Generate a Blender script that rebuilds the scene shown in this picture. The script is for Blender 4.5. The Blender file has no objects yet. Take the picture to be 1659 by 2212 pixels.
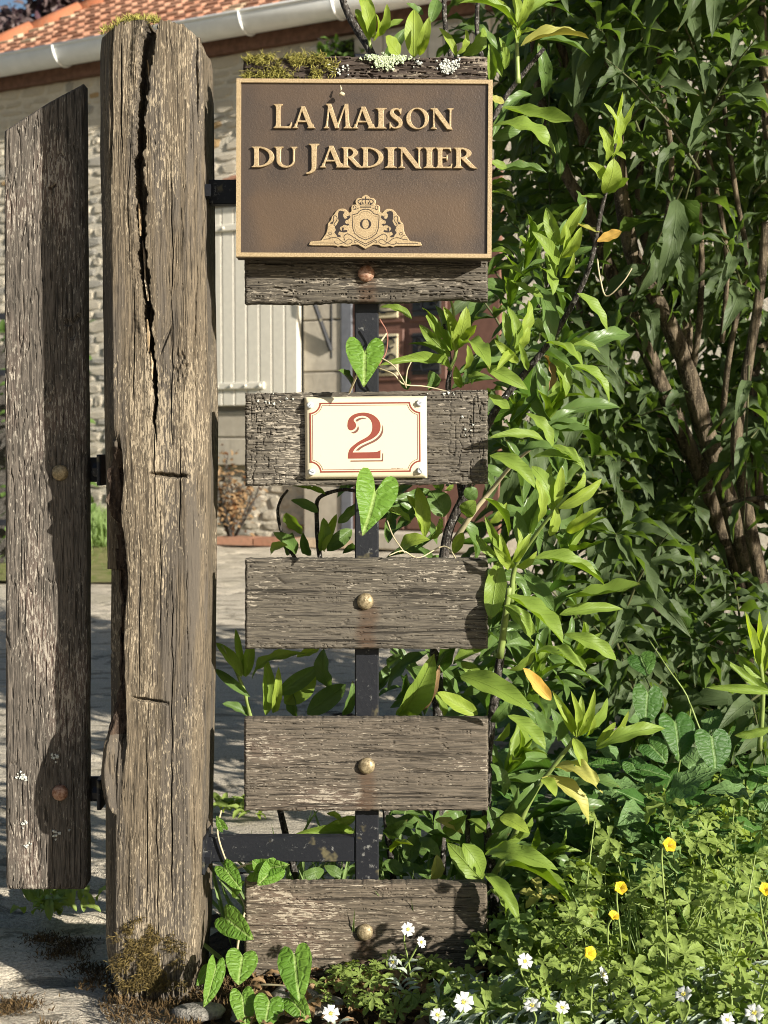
import bpy, math, random
import numpy as np
from mathutils import Vector, Matrix

# ------------------------------------------------------------------ camera, sky, sun, exposure
SC = bpy.context.scene
COL = SC.collection
FPX, CX, CY = 3072.0, 829.5, 1106.0            # focal length and centre in a 1659 x 2212 frame
CAMY, CAMH = -1.74, 0.68
TH = math.atan((CY - 950.0) / FPX)             # slight downward pitch
cam = bpy.data.cameras.new('camera'); camo = bpy.data.objects.new('camera', cam); COL.objects.link(camo)
cam.lens = 50.0; cam.sensor_width = 36.0; cam.sensor_fit = 'AUTO'; cam.clip_start = 0.05; cam.clip_end = 500
camo.location = (0, CAMY, CAMH); camo.rotation_euler = (math.pi/2 - TH, 0, 0)
cam.dof.use_dof = True; cam.dof.focus_distance = 1.74; cam.dof.aperture_fstop = 13
SC.camera = camo

SUN = Vector((1.15, -1.0, 0.55)).normalized()    # towards the sun
SUN_EL = math.asin(SUN.z); SUN_ROT = math.atan2(SUN.x, SUN.y)
W = bpy.data.worlds.new('World'); SC.world = W; W.use_nodes = True
wn = W.node_tree.nodes; wl = W.node_tree.links
sky = wn.new('ShaderNodeTexSky'); sky.sky_type = 'NISHITA'; sky.sun_disc = False
sky.sun_elevation = SUN_EL; sky.sun_rotation = SUN_ROT; sky.air_density = 1.0; sky.dust_density = 1.6; sky.ozone_density = 1.5
wl.new(sky.outputs[0], wn['Background'].inputs[0]); wn['Background'].inputs[1].default_value = 0.05
sl = bpy.data.lights.new('sun', 'SUN'); sl.energy = 5.0; sl.angle = math.radians(0.55); sl.color = (1.0, 0.945, 0.855)
slo = bpy.data.objects.new('sun', sl); COL.objects.link(slo)
slo.rotation_euler = SUN.to_track_quat('Z', 'Y').to_euler(); slo.location = (3, -3, 4)
SC.view_settings.view_transform = 'Standard'; SC.view_settings.look = 'None'
SC.view_settings.gamma = 1.0; SC.view_settings.use_curve_mapping = False; SC.view_settings.exposure = 1.05
SC.render.engine = 'CYCLES'
SC.cycles.max_bounces = 6; SC.cycles.diffuse_bounces = 2; SC.cycles.transmission_bounces = 4; SC.cycles.transparent_max_bounces = 4
SC.cycles.use_denoising = True; SC.cycles.filter_width = 1.0

# ------------------------------------------------------------------ helpers
R = random.Random(7); NR = np.random.default_rng(11)
ct, st = math.cos(TH), math.sin(TH)
def ray(px, py):
    x = (px - CX) / FPX; u = (CY - py) / FPX
    return Vector((x, ct + st*u, -st + ct*u))
def P(px, py, Y=0.0):
    d = ray(px, py); k = (Y - CAMY) / d.y
    return Vector((d.x*k, Y, CAMH + d.z*k))
def PG(px, py, z=0.0):
    d = ray(px, py); k = (z - CAMH) / d.z
    return Vector((d.x*k, CAMY + d.y*k, z))
def MPX(Y): return (Y - CAMY) / FPX            # metres per frame pixel at depth Y

_perm = NR.random((256, 256)).astype(np.float32)
def vn(x, y, s=0):
    x = np.asarray(x, dtype=np.float64) + s*17.31; y = np.asarray(y, dtype=np.float64) + s*9.77
    xi = np.floor(x).astype(int); yi = np.floor(y).astype(int); fx = x - xi; fy = y - yi
    fx = fx*fx*(3-2*fx); fy = fy*fy*(3-2*fy)
    a = _perm[xi & 255, yi & 255]; b = _perm[(xi+1) & 255, yi & 255]; c = _perm[xi & 255, (yi+1) & 255]; d = _perm[(xi+1) & 255, (yi+1) & 255]
    return (a*(1-fx)+b*fx)*(1-fy) + (c*(1-fx)+d*fx)*fy - 0.5
def fbm(x, y, s=0, o=4):
    r = 0; a = 1.0
    for i in range(o):
        r = r + a*vn(np.asarray(x)*2**i, np.asarray(y)*2**i, s+i*3); a *= 0.5
    return r
def sstep(a, b, x):
    t = np.clip((x-a)/(b-a), 0, 1); return t*t*(3-2*t)

def mesh_from(name, v, f, mats=None, uv=None, smooth=True):
    me = bpy.data.meshes.new(name)
    v = np.asarray(v, dtype=np.float32)
    if isinstance(f, np.ndarray) and f.ndim == 2:
        n, k = f.shape
        me.vertices.add(len(v)); me.vertices.foreach_set('co', v.ravel())
        me.loops.add(n*k); me.loops.foreach_set('vertex_index', f.astype(np.int32).ravel())
        me.polygons.add(n); me.polygons.foreach_set('loop_start', (np.arange(n)*k).astype(np.int32))
        me.update(calc_edges=True); me.validate()
    else:
        me.from_pydata([tuple(map(float, p)) for p in v], [], [tuple(int(i) for i in q) for q in f])
    if uv is not None:
        l = me.uv_layers.new(name='UVMap'); idx = np.zeros(len(me.loops), dtype=np.int32); me.loops.foreach_get('vertex_index', idx)
        l.data.foreach_set('uv', np.asarray(uv, dtype=np.float32)[idx].ravel())
    if smooth: me.polygons.foreach_set('use_smooth', np.ones(len(me.polygons), dtype=bool))
    for m in (mats if isinstance(mats, (list, tuple)) else [mats] if mats else []): me.materials.append(m)
    return me
def link(name, me, parent=None, mw=None):
    o = bpy.data.objects.new(name, me); COL.objects.link(o)
    if parent is not None:
        o.parent = parent
        if not parent.get('_local'): o.matrix_parent_inverse = Matrix.Translation(-Vector(parent['_loc']))
    o['_loc'] = (0, 0, 0)
    if parent is not None and parent.get('_local'): o['_local'] = 1
    if mw is not None: o.matrix_basis = mw
    return o
def tag(o, label=None, cat=None, group=None, kind=None):
    if label: o['label'] = label
    if cat: o['category'] = cat
    if group: o['group'] = group
    if kind: o['kind'] = kind
    return o
def thing(name, label, cat, loc, group=None):
    o = bpy.data.objects.new(name, None); COL.objects.link(o); o.location = loc; o['_loc'] = tuple(loc)
    o.empty_display_size = 0.05
    return tag(o, label, cat, group)

class MB:
    "collects simple shapes into one mesh"
    def __init__(s): s.v = []; s.f = []
    def add(s, v, f):
        n = len(s.v); s.v += [tuple(p) for p in v]; s.f += [tuple(i+n for i in q) for q in f]; return s
    def box(s, a, b, M=None, bev=0.0):
        (x0, y0, z0), (x1, y1, z1) = a, b
        if bev:
            e = bev; v = []
            # three rings in y with inset faces: an easy bevel
            def ring(y, i): return [(x0+i, y, z0+i), (x1-i, y, z0+i), (x1-i, y, z1-i), (x0+i, y, z1-i)]
            v = ring(y0, e) + ring(y0+e, 0) + ring(y1-e, 0) + ring(y1, e)
            f = [(3, 2, 1, 0)[::-1]]
            for k in range(3):
                for i in range(4):
                    j = (i+1) % 4; f.append((k*4+i, k*4+4+i, k*4+4+j, k*4+j)[::-1])
            f.append((12, 13, 14, 15)[::-1])
        else:
            v = [(x0, y0, z0), (x1, y0, z0), (x1, y1, z0), (x0, y1, z0), (x0, y0, z1), (x1, y0, z1), (x1, y1, z1), (x0, y1, z1)]
            f = [(3, 2, 1, 0), (4, 5, 6, 7), (0, 1, 5, 4), (1, 2, 6, 5), (2, 3, 7, 6), (3, 0, 4, 7)]
        if M is not None: v = [M @ Vector(p) for p in v]
        return s.add(v, f)
    def tube(s, pts, r, n=6, cap=True, rnoise=0.0, seed=0):
        pts = [Vector(p) for p in pts]; rs = r if isinstance(r, (list, tuple)) else [r]*len(pts)
        v = []; f = []; rr = random.Random(seed)
        up = None
        for i, p in enumerate(pts):
            t = (pts[min(i+1, len(pts)-1)] - pts[max(i-1, 0)])
            t = t.normalized() if t.length > 1e-9 else Vector((0, 0, 1))
            if up is None: up = t.orthogonal().normalized()
            up = (up - t*up.dot(t)); up = up.normalized() if up.length > 1e-6 else t.orthogonal().normalized()
            b = t.cross(up)
            for k in range(n):
                a = 2*math.pi*k/n; q = rs[i]*(1+rnoise*(rr.random()-.5))
                v.append(p + (up*math.cos(a) + b*math.sin(a))*q)
        for i in range(len(pts)-1):
            for k in range(n):
                j = (k+1) % n; f.append((i*n+k, i*n+j, i*n+n+j, i*n+n+k))
        if cap: f += [tuple(range(n))[::-1], tuple((len(pts)-1)*n + k for k in range(n))]
        return s.add(v, f)
    def lathe(s, prof, c, ax, n=20):
        "prof: (radius, height along ax)"
        ax = Vector(ax).normalized(); u = ax.orthogonal().normalized(); w = ax.cross(u); c = Vector(c); v = []; f = []
        for (r, h) in prof:
            for k in range(n):
                a = 2*math.pi*k/n; v.append(c + ax*h + (u*math.cos(a) + w*math.sin(a))*r)
        for i in range(len(prof)-1):
            for k in range(n):
                j = (k+1) % n; f.append((i*n+k, i*n+j, i*n+n+j, i*n+n+k))
        f += [tuple(range(n))[::-1], tuple((len(prof)-1)*n+k for k in range(n))]
        return s.add(v, f)
    def prism(s, pts, y0, y1):
        "outline in x,z pulled from y0 to y1"
        n = len(pts); v = [(p[0], y0, p[1]) for p in pts] + [(p[0], y1, p[1]) for p in pts]
        f = [tuple(range(n)), tuple(range(2*n-1, n-1, -1))] + [(i, n+i, n+(i+1) % n, (i+1) % n) for i in range(n)]
        return s.add(v, f)
    def build(s, name, mat, parent=None, smooth=False, mw=None):
        return link(name, mesh_from(name, s.v, s.f, mat, smooth=smooth), parent, mw)
def crom(pts, k=6):
    "smooth curve through points (tuples of any length)"
    p = [np.array(q, float) for q in pts]; p = [2*p[0]-p[1]] + p + [2*p[-1]-p[-2]]; out = []
    for i in range(1, len(p)-2):
        for j in range(k):
            t = j/k; a, b, c, d = p[i-1:i+3]
            out.append(.5*((2*b)+(-a+c)*t+(2*a-5*b+4*c-d)*t*t+(-a+3*b-3*c+d)*t**3))
    out.append(p[-2]); return [tuple(q) for q in out]

# ------------------------------------------------------------------ material helpers
class G:
    def __init__(s, name):
        s.m = bpy.data.materials.new(name); s.m.use_nodes = True; s.nt = s.m.node_tree; s.N = s.nt.nodes
        s.b = s.N['Principled BSDF']; s.out = s.N['Material Output']; s.b.inputs['Specular IOR Level'].default_value = 0.3
    def n(s, t, **kw):
        x = s.N.new('ShaderNode'+t)
        for k, v in kw.items():
            if k.startswith('i_'): s.set(x.inputs[int(k[2:])] if k[2:].isdigit() else x.inputs[k[2:].replace('_', ' ')], v)
            else: setattr(x, k, v)
        return x
    def set(s, sock, v):
        if isinstance(v, bpy.types.NodeSocket): s.nt.links.new(v, sock)
        elif isinstance(v, bpy.types.Node): s.nt.links.new(v.outputs[0], sock)
        else:
            if isinstance(v, tuple) and len(v) == 3 and sock.type == 'RGBA': v = v + (1,)
            sock.default_value = v
    def coord(s, kind='Object', scale=(1, 1, 1), rnd=True):
        tc = s.n('TexCoord'); o = tc.outputs[kind]
        if rnd:
            oi = s.n('ObjectInfo'); v = s.n('VectorMath', operation='SCALE', i_0=(13.1, 7.7, 9.3)); s.set(v.inputs['Scale'], oi.outputs['Random'])
            a = s.n('VectorMath', operation='ADD', i_0=o, i_1=v.outputs[0]); o = a.outputs[0]
        return s.n('VectorMath', operation='MULTIPLY', i_0=o, i_1=scale).outputs[0]
    def noise(s, vec, scale=1.0, detail=3.0, rough=0.55, dist=0.0):
        return s.n('TexNoise', i_Vector=vec, i_Scale=scale, i_Detail=detail, i_Roughness=rough, i_Distortion=dist).outputs[0]
    def ramp(s, fac, a, b, ca=0.0, cb=1.0):
        r = s.n('MapRange', i_0=fac, i_1=a, i_2=b, i_3=ca, i_4=cb); r.interpolation_type = 'SMOOTHSTEP'; return r.outputs[0]
    def mix(s, f, a, b):
        x = s.n('Mix', data_type='RGBA'); s.set(x.inputs[0], f); s.set(x.inputs[6], a); s.set(x.inputs[7], b); return x.outputs[2]
    def math(s, op, a, b=0.0, c=0.0):
        x = s.n('Math', operation=op); s.set(x.inputs[0], a); s.set(x.inputs[1], b)
        if op in ('MULTIPLY_ADD',): s.set(x.inputs[2], c)
        return x.outputs[0]
    def bump(s, h, dist=0.001, strength=1.0, normal=None):
        x = s.n('Bump', i_Strength=strength, i_Distance=dist, i_Height=h)
        if normal is not None: s.set(x.inputs['Normal'], normal)
        return x.outputs[0]
    def fin(s, col=None, rough=None, bump=None, metal=None, spec=None):
        if col is not None: s.set(s.b.inputs['Base Color'], col)
        if rough is not None: s.set(s.b.inputs['Roughness'], rough)
        if bump is not None: s.set(s.b.inputs['Normal'], bump)
        if metal is not None: s.set(s.b.inputs['Metallic'], metal)
        if spec is not None: s.set(s.b.inputs['Specular IOR Level'], spec)
        return s.m

def wood(name, grain, c_dark, c_mid, c_pale, amount, red=None, fine=1.0, tone=None):
    g = G(name)
    def sc(across, along): return tuple(along if i == grain else across for i in range(3))
    v1 = g.coord('Object', sc(1, .055)); big = g.noise(g.coord('Object', sc(1, .35)), 14, 3)
    warp = g.noise(g.coord('Object', sc(1, .2)), 30, 2)
    g1 = g.noise(v1, 420*fine, 4, .65, .6); g2 = g.noise(g.coord('Object', sc(1, .03)), 190*fine, 3, .6)
    fl = g.noise(g.coord('Object', sc(1, .16)), 330*fine, 3, .62, .35)
    speck = g.noise(g.coord('Object', sc(1, .6)), 700*fine, 2, .5)
    col = g.mix(g.ramp(g1, .36, .64), c_dark, c_mid)
    if red: col = g.mix(g.math('MULTIPLY', g.ramp(big, .50, .66), .75), col, red)
    if tone: col = g.mix(g.math('MULTIPLY', g.ramp(g.noise(g.coord('Object', sc(1, .12)), 26, 3, .6), .46, .58), .85), col, tone)
    th = g.math('MULTIPLY_ADD', g.math('SUBTRACT', big, .5), -0.75, amount)
    flake = g.n('MapRange', i_0=g.math('SUBTRACT', fl, th), i_1=-.006, i_2=.030).outputs[0]
    col = g.mix(g.math('MULTIPLY', flake, .72), col, g.mix(g.ramp(speck, .4, .6), c_pale, tuple(.72*c for c in c_pale)))
    crack = g.ramp(g2, .33, .40, 1, 0)
    col = g.mix(g.math('MULTIPLY', crack, .8), col, tuple(.35*c for c in c_dark))
    pit = g.ramp(speck, .30, .38, 1, 0); col = g.mix(g.math('MULTIPLY', pit, .5), col, tuple(.5*c for c in c_dark))
    oi = g.n('ObjectInfo').outputs['Random']; hv = g.n('HueSaturation'); g.set(hv.inputs['Color'], col); g.set(hv.inputs['Value'], g.math('MULTIPLY_ADD', oi, .34, .83)); g.set(hv.inputs['Saturation'], g.math('MULTIPLY_ADD', g.math('FRACT', g.math('MULTIPLY', oi, 7.7)), .30, .84)); col = hv.outputs[0]
    if grain == 0:      # rust washed down from the bolt
        so = g.n('SeparateXYZ', i_0=g.coord('Object', rnd=False)); ax_ = g.math('ABSOLUTE', g.math('ADD', so.outputs[0], g.math('MULTIPLY', g.math('SUBTRACT', warp, .5), .02)))
        rust = g.math('MULTIPLY', g.math('MULTIPLY', g.ramp(ax_, .017, .004), g.ramp(so.outputs[2], .008, -.010)), g.ramp(g1, .25, .6))
        col = g.mix(g.math('MULTIPLY', rust, .6), col, (.075, .038, .019))
    h = g.math('ADD', g.math('MULTIPLY', flake, .5), g.math('MULTIPLY', g1, .9)); h = g.math('SUBTRACT', h, g.math('MULTIPLY', crack, 1.2))
    return g.fin(col, .86, g.bump(h, .0012, .9), spec=.2)

WOOD_BOARD = wood('weathered_board', 0, (.050, .043, .033), (.118, .101, .074), (.38, .33, .25), .62, fine=1.35)
WOOD_FLAKE = wood('peeling_board', 0, (.058, .048, .035), (.132, .107, .077), (.42, .36, .27), .605, red=(.112, .080, .058), fine=1.35)
WOOD_POST = wood('old_oak', 2, (.062, .051, .037), (.162, .130, .090), (.42, .35, .25), .595, fine=2.0, tone=(.080, .069, .056))
WOOD_GATE = wood('gate_board', 2, (.052, .044, .034), (.142, .116, .088), (.46, .40, .305), .59, red=(.130, .085, .062), fine=1.6)
WOOD_BARE = wood('split_oak', 2, (.20, .14, .08), (.42, .31, .18), (.62, .51, .34), .5)
def bark_mat(name, d, m, p, axis_scale=(90, 90, 14)):
    g = G(name); n1 = g.noise(g.coord('Object', axis_scale), 1.0, 4, .6, .4); n2 = g.noise(g.coord('Object'), 300, 2)
    col = g.mix(g.ramp(n1, .38, .62), d, m); col = g.mix(g.math('MULTIPLY', g.ramp(n2, .55, .7), .6), col, p)
    return g.fin(col, .9, g.bump(n1, .006, 1.0), spec=.15)
BARK = bark_mat('shrub_bark', (.040, .031, .020), (.130, .101, .064), (.22, .175, .12))
TWIG = bark_mat('dark_twig', (.025, .022, .019), (.075, .065, .055), (.32, .31, .28), (200, 200, 60))
TREEBARK = bark_mat('tree_bark', (.04, .03, .025), (.09, .07, .06), (.12, .1, .09))

def iron_mat():
    g = G('black_iron'); n = g.noise(g.coord('Object'), 160, 4, .65); n2 = g.noise(g.coord('Object'), 35, 3)
    f = g.math('MULTIPLY', g.ramp(n, .58, .72), g.ramp(n2, .42, .6)); col = g.mix(f, (.009, .010, .013), (.17, .17, .155))
    col = g.mix(g.math('MULTIPLY', g.ramp(n2, .62, .72), .7), col, (.14, .12, .06))
    return g.fin(col, .5, g.bump(n, .0008, .5), spec=.32)
IRON = iron_mat()
def bolt_mat(name, a, b):
    g = G(name); n = g.noise(g.coord('Object'), 260, 4, .65)
    return g.fin(g.mix(g.ramp(n, .38, .62), a, b), .48, g.bump(n, .0006, .6), metal=.35)
BRASS = bolt_mat('dull_brass', (.17, .13, .070), (.35, .28, .165)); RUSTY = bolt_mat('rusty_bolt', (.22, .10, .055), (.42, .27, .19))
ZINC = bolt_mat('zinc_screw', (.36, .38, .40), (.55, .57, .58))
def sign_field():
    g = G('bronze_field'); c = g.coord('Object', rnd=False); n = g.noise(c, 16, 3, .5); f = g.noise(c, 900, 2, .5, .3); f2 = g.noise(c, 420, 3, .6, .5)
    col = g.mix(g.ramp(n, .25, .75), (.044, .034, .028), (.082, .056, .037)); col = g.mix(g.math('MULTIPLY', g.ramp(f, .45, .65), .25), col, (.20, .14, .09))
    sx = g.n('SeparateXYZ', i_0=g.coord('Object', rnd=False)); wob = g.math('MULTIPLY', g.math('SUBTRACT', n, .5), .05)
    low = g.ramp(g.math('ADD', sx.outputs[2], wob), -.012, -.045); ex = g.ramp(g.math('ADD', g.math('ABSOLUTE', sx.outputs[0]), wob), .150, .120); ez_ = g.ramp(g.math('ADD', sx.outputs[2], wob), -.100, -.075); up = g.ramp(g.math('ADD', sx.outputs[2], wob), .070, .090)
    col = g.mix(g.math('MULTIPLY', g.math('MULTIPLY', low, ex), g.math('MULTIPLY', ez_, .65)), col, (.112, .072, .042)); col = g.mix(g.math('MULTIPLY', up, .35), col, (.10, .065, .04)); col = g.mix(g.math('MULTIPLY', g.math('SUBTRACT', 1.0, ex), .5), col, (.045, .037, .032))
    return g.fin(col, .42, g.bump(f2, .0006, .55), metal=.25, spec=.45)
FIELD = sign_field()
def gold():
    g = G('antique_gold'); n = g.noise(g.coord('Object', rnd=False), 700, 3, .6); n2 = g.noise(g.coord('Object', rnd=False), 90, 3)
    col = g.mix(g.ramp(n, .35, .65), (.29, .208, .108), (.46, .345, .195)); col = g.mix(g.math('MULTIPLY', g.ramp(n2, .5, .75), .35), col, (.24, .155, .08))
    return g.fin(col, .45, g.bump(n, .0003, .5), metal=.25, spec=.5)
GOLD = gold()
def plain(name, c, rough=.6, spec=.3, var=.15, scale=60, bump=0.0, metal=0.0):
    g = G(name); n = g.noise(g.coord('Object'), scale, 4, .6)
    col = g.mix(g.ramp(n, .3, .7), tuple(x*(1-var) for x in c), tuple(min(1, x*(1+var)) for x in c))
    return g.fin(col, rough, g.bump(n, bump, .7) if bump else None, spec=spec, metal=metal)
INK = plain('dark_engraving', (.022, .015, .012), .6)
SIGNBACK = plain('sign_edge', (.06, .045, .032), .6)
def enamel():
    g = G('cream_enamel'); c = g.coord('Object', rnd=False); n = g.noise(c, 22, 4, .6); n2 = g.noise(c, 300, 3)
    col = g.mix(g.ramp(n, .6, .8), (.62, .54, .375), (.56, .47, .29)); col = g.mix(g.math('MULTIPLY', g.ramp(n2, .70, .76), .3), col, (.45, .34, .2))
    return g.fin(col, .22, spec=.5)
ENAMEL = enamel(); REDINK = plain('brick_red_enamel', (.205, .050, .033), .25, .5, .04); REDGREY = plain('brown_enamel', (.16, .07, .05), .3, .5, .04)

def leaf_mat(name, c0, c1, rib, trans=.38, rough=.38, back=None, spec=.28, veins=.2, tcol=None, crinkle=0.0):
    g = G(name); uv = g.n('UVMap').outputs[0]; sx = g.n('SeparateXYZ', i_0=uv)
    oi = g.n('ObjectInfo').outputs['Random']; isl = g.n('NewGeometry')
    rnd = g.math('FRACT', g.math('ADD', g.math('MULTIPLY', oi, 7.13), isl.outputs['Random Per Island']))
    a = g.math('ABSOLUTE', g.math('SUBTRACT', sx.outputs[1], .5))
    n = g.noise(g.coord('Object'), 55, 3)
    col = g.mix(rnd, c0, c1); col = g.mix(g.math('MULTIPLY', g.ramp(n, .35, .7), .25), col, tuple(x*.6 for x in c0))
    ve = g.n('Math', operation='SINE'); g.set(ve.inputs[0], g.math('MULTIPLY', g.math('SUBTRACT', sx.outputs[0], g.math('MULTIPLY', a, .55)), 62.0))
    vv = g.ramp(ve.outputs[0], .86, 1.0); col = g.mix(g.math('MULTIPLY', vv, veins), col, rib)
    mid = g.ramp(a, .012, .034, 1, 0); col = g.mix(g.math('MULTIPLY', mid, .85), col, rib)
    bk = back or tuple(x*.5+.5*y for x, y in zip((c0[0]+.05, c0[1]+.07, c0[2]+.04), rib))
    col2 = g.mix(isl.outputs['Backfacing'], col, bk)
    sp_ = g.noise(g.coord('Object'), 210, 2, .5); col2 = g.mix(g.math('MULTIPLY', g.ramp(sp_, .69, .73), .6), col2, (.16, .10, .03)); edge_ = g.ramp(sx.outputs[0], .93, 1.0); col2 = g.mix(g.math('MULTIPLY', g.math('MULTIPLY', edge_, g.ramp(rnd, .55, .9)), .7), col2, (.20, .13, .05))
    h = g.math('SUBTRACT', g.math('MULTIPLY', n, .3), g.math('ADD', g.math('MULTIPLY', vv, .35), mid))
    bm = g.bump(h, .0011, .7)
    if crinkle:
        vo = g.n('TexVoronoi', feature='DISTANCE_TO_EDGE', i_Vector=uv, i_Scale=6.5); cr = g.ramp(vo.outputs[0], .0, .22)
        bm = g.bump(cr, .0016*crinkle, .6, bm); 
        col2 = g.mix(g.math('MULTIPLY', g.ramp(vo.outputs[0], .0, .025, 1, 0), .12), col2, rib)
    g.fin(col2, rough, bm, spec=spec)
    tr = g.n('BsdfTranslucent'); g.set(tr.inputs[0], g.mix(.5, col, tcol or tuple(min(1, x*1.7) for x in c1))); g.set(tr.inputs['Normal'], bm)
    ms = g.n('MixShader', i_0=trans); g.nt.links.new(g.b.outputs[0], ms.inputs[1]); g.nt.links.new(tr.outputs[0], ms.inputs[2])
    g.nt.links.new(ms.outputs[0], g.out.inputs[0]); return g.m
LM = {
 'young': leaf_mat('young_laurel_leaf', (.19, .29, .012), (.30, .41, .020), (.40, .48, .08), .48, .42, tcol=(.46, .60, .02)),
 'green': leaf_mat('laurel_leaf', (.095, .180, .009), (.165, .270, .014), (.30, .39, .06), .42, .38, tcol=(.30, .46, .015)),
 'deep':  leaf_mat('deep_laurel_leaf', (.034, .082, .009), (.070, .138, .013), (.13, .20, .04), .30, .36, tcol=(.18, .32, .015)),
 'yellow': leaf_mat('yellowing_leaf', (.30, .29, .03), (.38, .33, .05), (.48, .46, .14), .38, .4),
 'orange': leaf_mat('orange_leaf', (.60, .29, .03), (.66, .34, .04), (.66, .46, .12), .35, .45, veins=.1),
 'brown': leaf_mat('brown_leaf', (.17, .075, .028), (.24, .11, .045), (.32, .2, .1), .2, .6, veins=.1),
 'shrub': leaf_mat('grey_green_leaf', (.052, .100, .018), (.108, .172, .030), (.17, .23, .06), .38, .5, back=(.085, .12, .05), spec=.22, tcol=(.22, .36, .02), veins=.2),
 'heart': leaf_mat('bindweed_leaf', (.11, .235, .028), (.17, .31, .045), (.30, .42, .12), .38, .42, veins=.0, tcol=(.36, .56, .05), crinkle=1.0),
 'heartd': leaf_mat('shaded_bindweed_leaf', (.045, .115, .022), (.08, .165, .03), (.16, .25, .08), .3, .45, veins=.0, crinkle=.7),  # darker copy of the bindweed leaf, shade put into its colour
 'herb': leaf_mat('herb_leaf', (.15, .235, .020), (.30, .39, .042), (.34, .41, .11), .42, .5, veins=.12, tcol=(.36, .50, .04)),
 'silver': leaf_mat('silver_leaf', (.27, .34, .25), (.40, .46, .36), (.46, .5, .42), .25, .7, veins=.05),
 'grass': leaf_mat('grass_blade', (.12, .22, .04), (.24, .33, .08), (.3, .38, .14), .4, .5, veins=.0),
 'purple': leaf_mat('purple_leaf', (.060, .030, .040), (.130, .070, .085), (.15, .09, .10), .25, .5, veins=.0),
}
STEMG = plain('green_stem', (.20, .26, .07), .5, .4); STEMP = plain('pale_stem', (.42, .36, .22), .6)

# ------------------------------------------------------------------ leaf shapes
def leaf_tpl(bend=.12, fold=.25, wave=.03, a=.62, b=.85, ns=10, skew=0.0, serr=0.0, twist=0.0, nx=2):
    ts = np.linspace(0, 1, ns+1); tm = a/(a+b); wmax = tm**a*(1-tm)**b
    v = []; uv = []
    for i, t in enumerate(ts):
        w = .5*(t**a*(1-t)**b)/wmax; w = max(w, .03*(1-t)+.004)
        if serr and 0 < i < ns: w *= 1 + serr*(1 if i % 2 else -1)
        for k in range(-nx, nx+1):
            y = w*k/nx; ay = abs(y); z = bend*4*t*(1-t) + fold*ay*.28 + wave*math.sin(t*17+k)*ay*2 + twist*y*(t-.3)
            v.append((t, y + skew*t*(1-t), z)); uv.append((t, .5 + .5*y/.5))
    m = 2*nx+1; f = [(i*m+k, i*m+k+1, (i+1)*m+k+1, (i+1)*m+k)[::-1] for i in range(ns) for k in range(m-1)]
    f = [(q[3], q[2], q[1], q[0])[::-1] for q in f]
    return np.array(v), np.array(f)[:, ::-1], np.array(uv)      # z scaled by length, y by width
def heart_tpl(fold=.25, bend=.1, seed=0, arrow=False):
    out = [(0, 0), (-.14, .045), (-.30, .09), (-.43, .17), (-.50, .26), (-.47, .36), (-.34, .43), (-.18, .455), (.02, .45), (.25, .385), (.48, .28), (.68, .175), (.84, .085), (.94, .035), (1, 0)] if arrow else [(0, 0), (-.11, .06), (-.21, .15), (-.25, .26), (-.20, .37), (-.07, .455), (.10, .495), (.30, .475), (.50, .405), (.70, .30), (.85, .18), (.95, .08), (1, 0)]
    rr = random.Random(seed); v = []; uv = []; L = 4; cols = len(out)
    for sgn in (1, -1):
        for i, (x, y) in enumerate(out):
            mx = max(0, min(1, x + .28*y if x < .7 else x)) if i else 0
            for l in range(L+1):
                q = l/L; X = mx+(x-mx)*q; Y = y*q
                z = fold*abs(Y)*.5 + bend*4*X*(1-X)*.5 - .25*max(0, q-.6)*abs(y)*.4 + .02*math.sin(9*X+sgn*7*Y+seed) + .025*q*math.sin(i*1.9+sgn+seed*2)
                v.append((X, Y*sgn, z)); uv.append((X, .5+Y*sgn*.6))
    f = []
    for s in (0, 1):
        o = s*cols*(L+1)
        for i in range(cols-1):
            for l in range(L):
                q = (o+i*(L+1)+l, o+(i+1)*(L+1)+l, o+(i+1)*(L+1)+l+1, o+i*(L+1)+l+1)
                f.append(q if s == 0 else q[::-1])
    return np.array(v), np.array(f), np.array(uv)
LT = [leaf_tpl(.10, .5, .02, ns=14), leaf_tpl(.17, .7, .025, ns=14, skew=.10), leaf_tpl(.06, 1.0, .03, a=.7, b=.68, ns=14), leaf_tpl(.2, .45, .04, a=.75, b=.7, ns=14, skew=-.12),
      leaf_tpl(-.05, .7, .03, a=.68, b=.72, ns=14, twist=.25), leaf_tpl(.13, 1.0, .03, a=.6, b=.75, ns=14, twist=-.3)]
def bitten(tpl, bites):
    v, f, uv = tpl; c = v[f].mean(1); keep = np.ones(len(f), bool)
    for (t, y, r) in bites: keep &= np.hypot(c[:, 0]-t, (c[:, 1]-y)*.32) > r
    return v, f[keep], uv
LT += [bitten(leaf_tpl(.12, .6, .03, ns=34, nx=7), [(.62, .52, .055), (.70, .50, .04), (.42, -.25, .018), (.80, -.1, .02)]), bitten(leaf_tpl(.17, .8, .04, ns=34, nx=7, skew=.1), [(.90, .1, .06), (.55, -.5, .05), (.48, -.48, .04), (.35, .2, .015)])]
ST = [leaf_tpl(.16, .5, .05, a=.5, b=.95, ns=12), leaf_tpl(.24, .4, .07, a=.55, b=.95, skew=.14, ns=12), leaf_tpl(.08, .8, .05, a=.48, b=1.0, twist=.25, ns=12),
      leaf_tpl(.30, .6, .06, a=.55, b=.95, skew=-.14, twist=-.25, ns=12)]
HT = [heart_tpl(.3, .12, 0), heart_tpl(.5, .2, 1), heart_tpl(.25, .10, 2), heart_tpl(.35, .12, 3, True), heart_tpl(.55, .18, 4, True)]
_lm = {}
def leaf_mesh(tpls, key, i, mat):
    k = (key, i, mat)
    if k not in _lm:
        v, f, uv = tpls[i]; _lm[k] = mesh_from('leaf', v, f, LM[mat], uv)
    return _lm[k]
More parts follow.
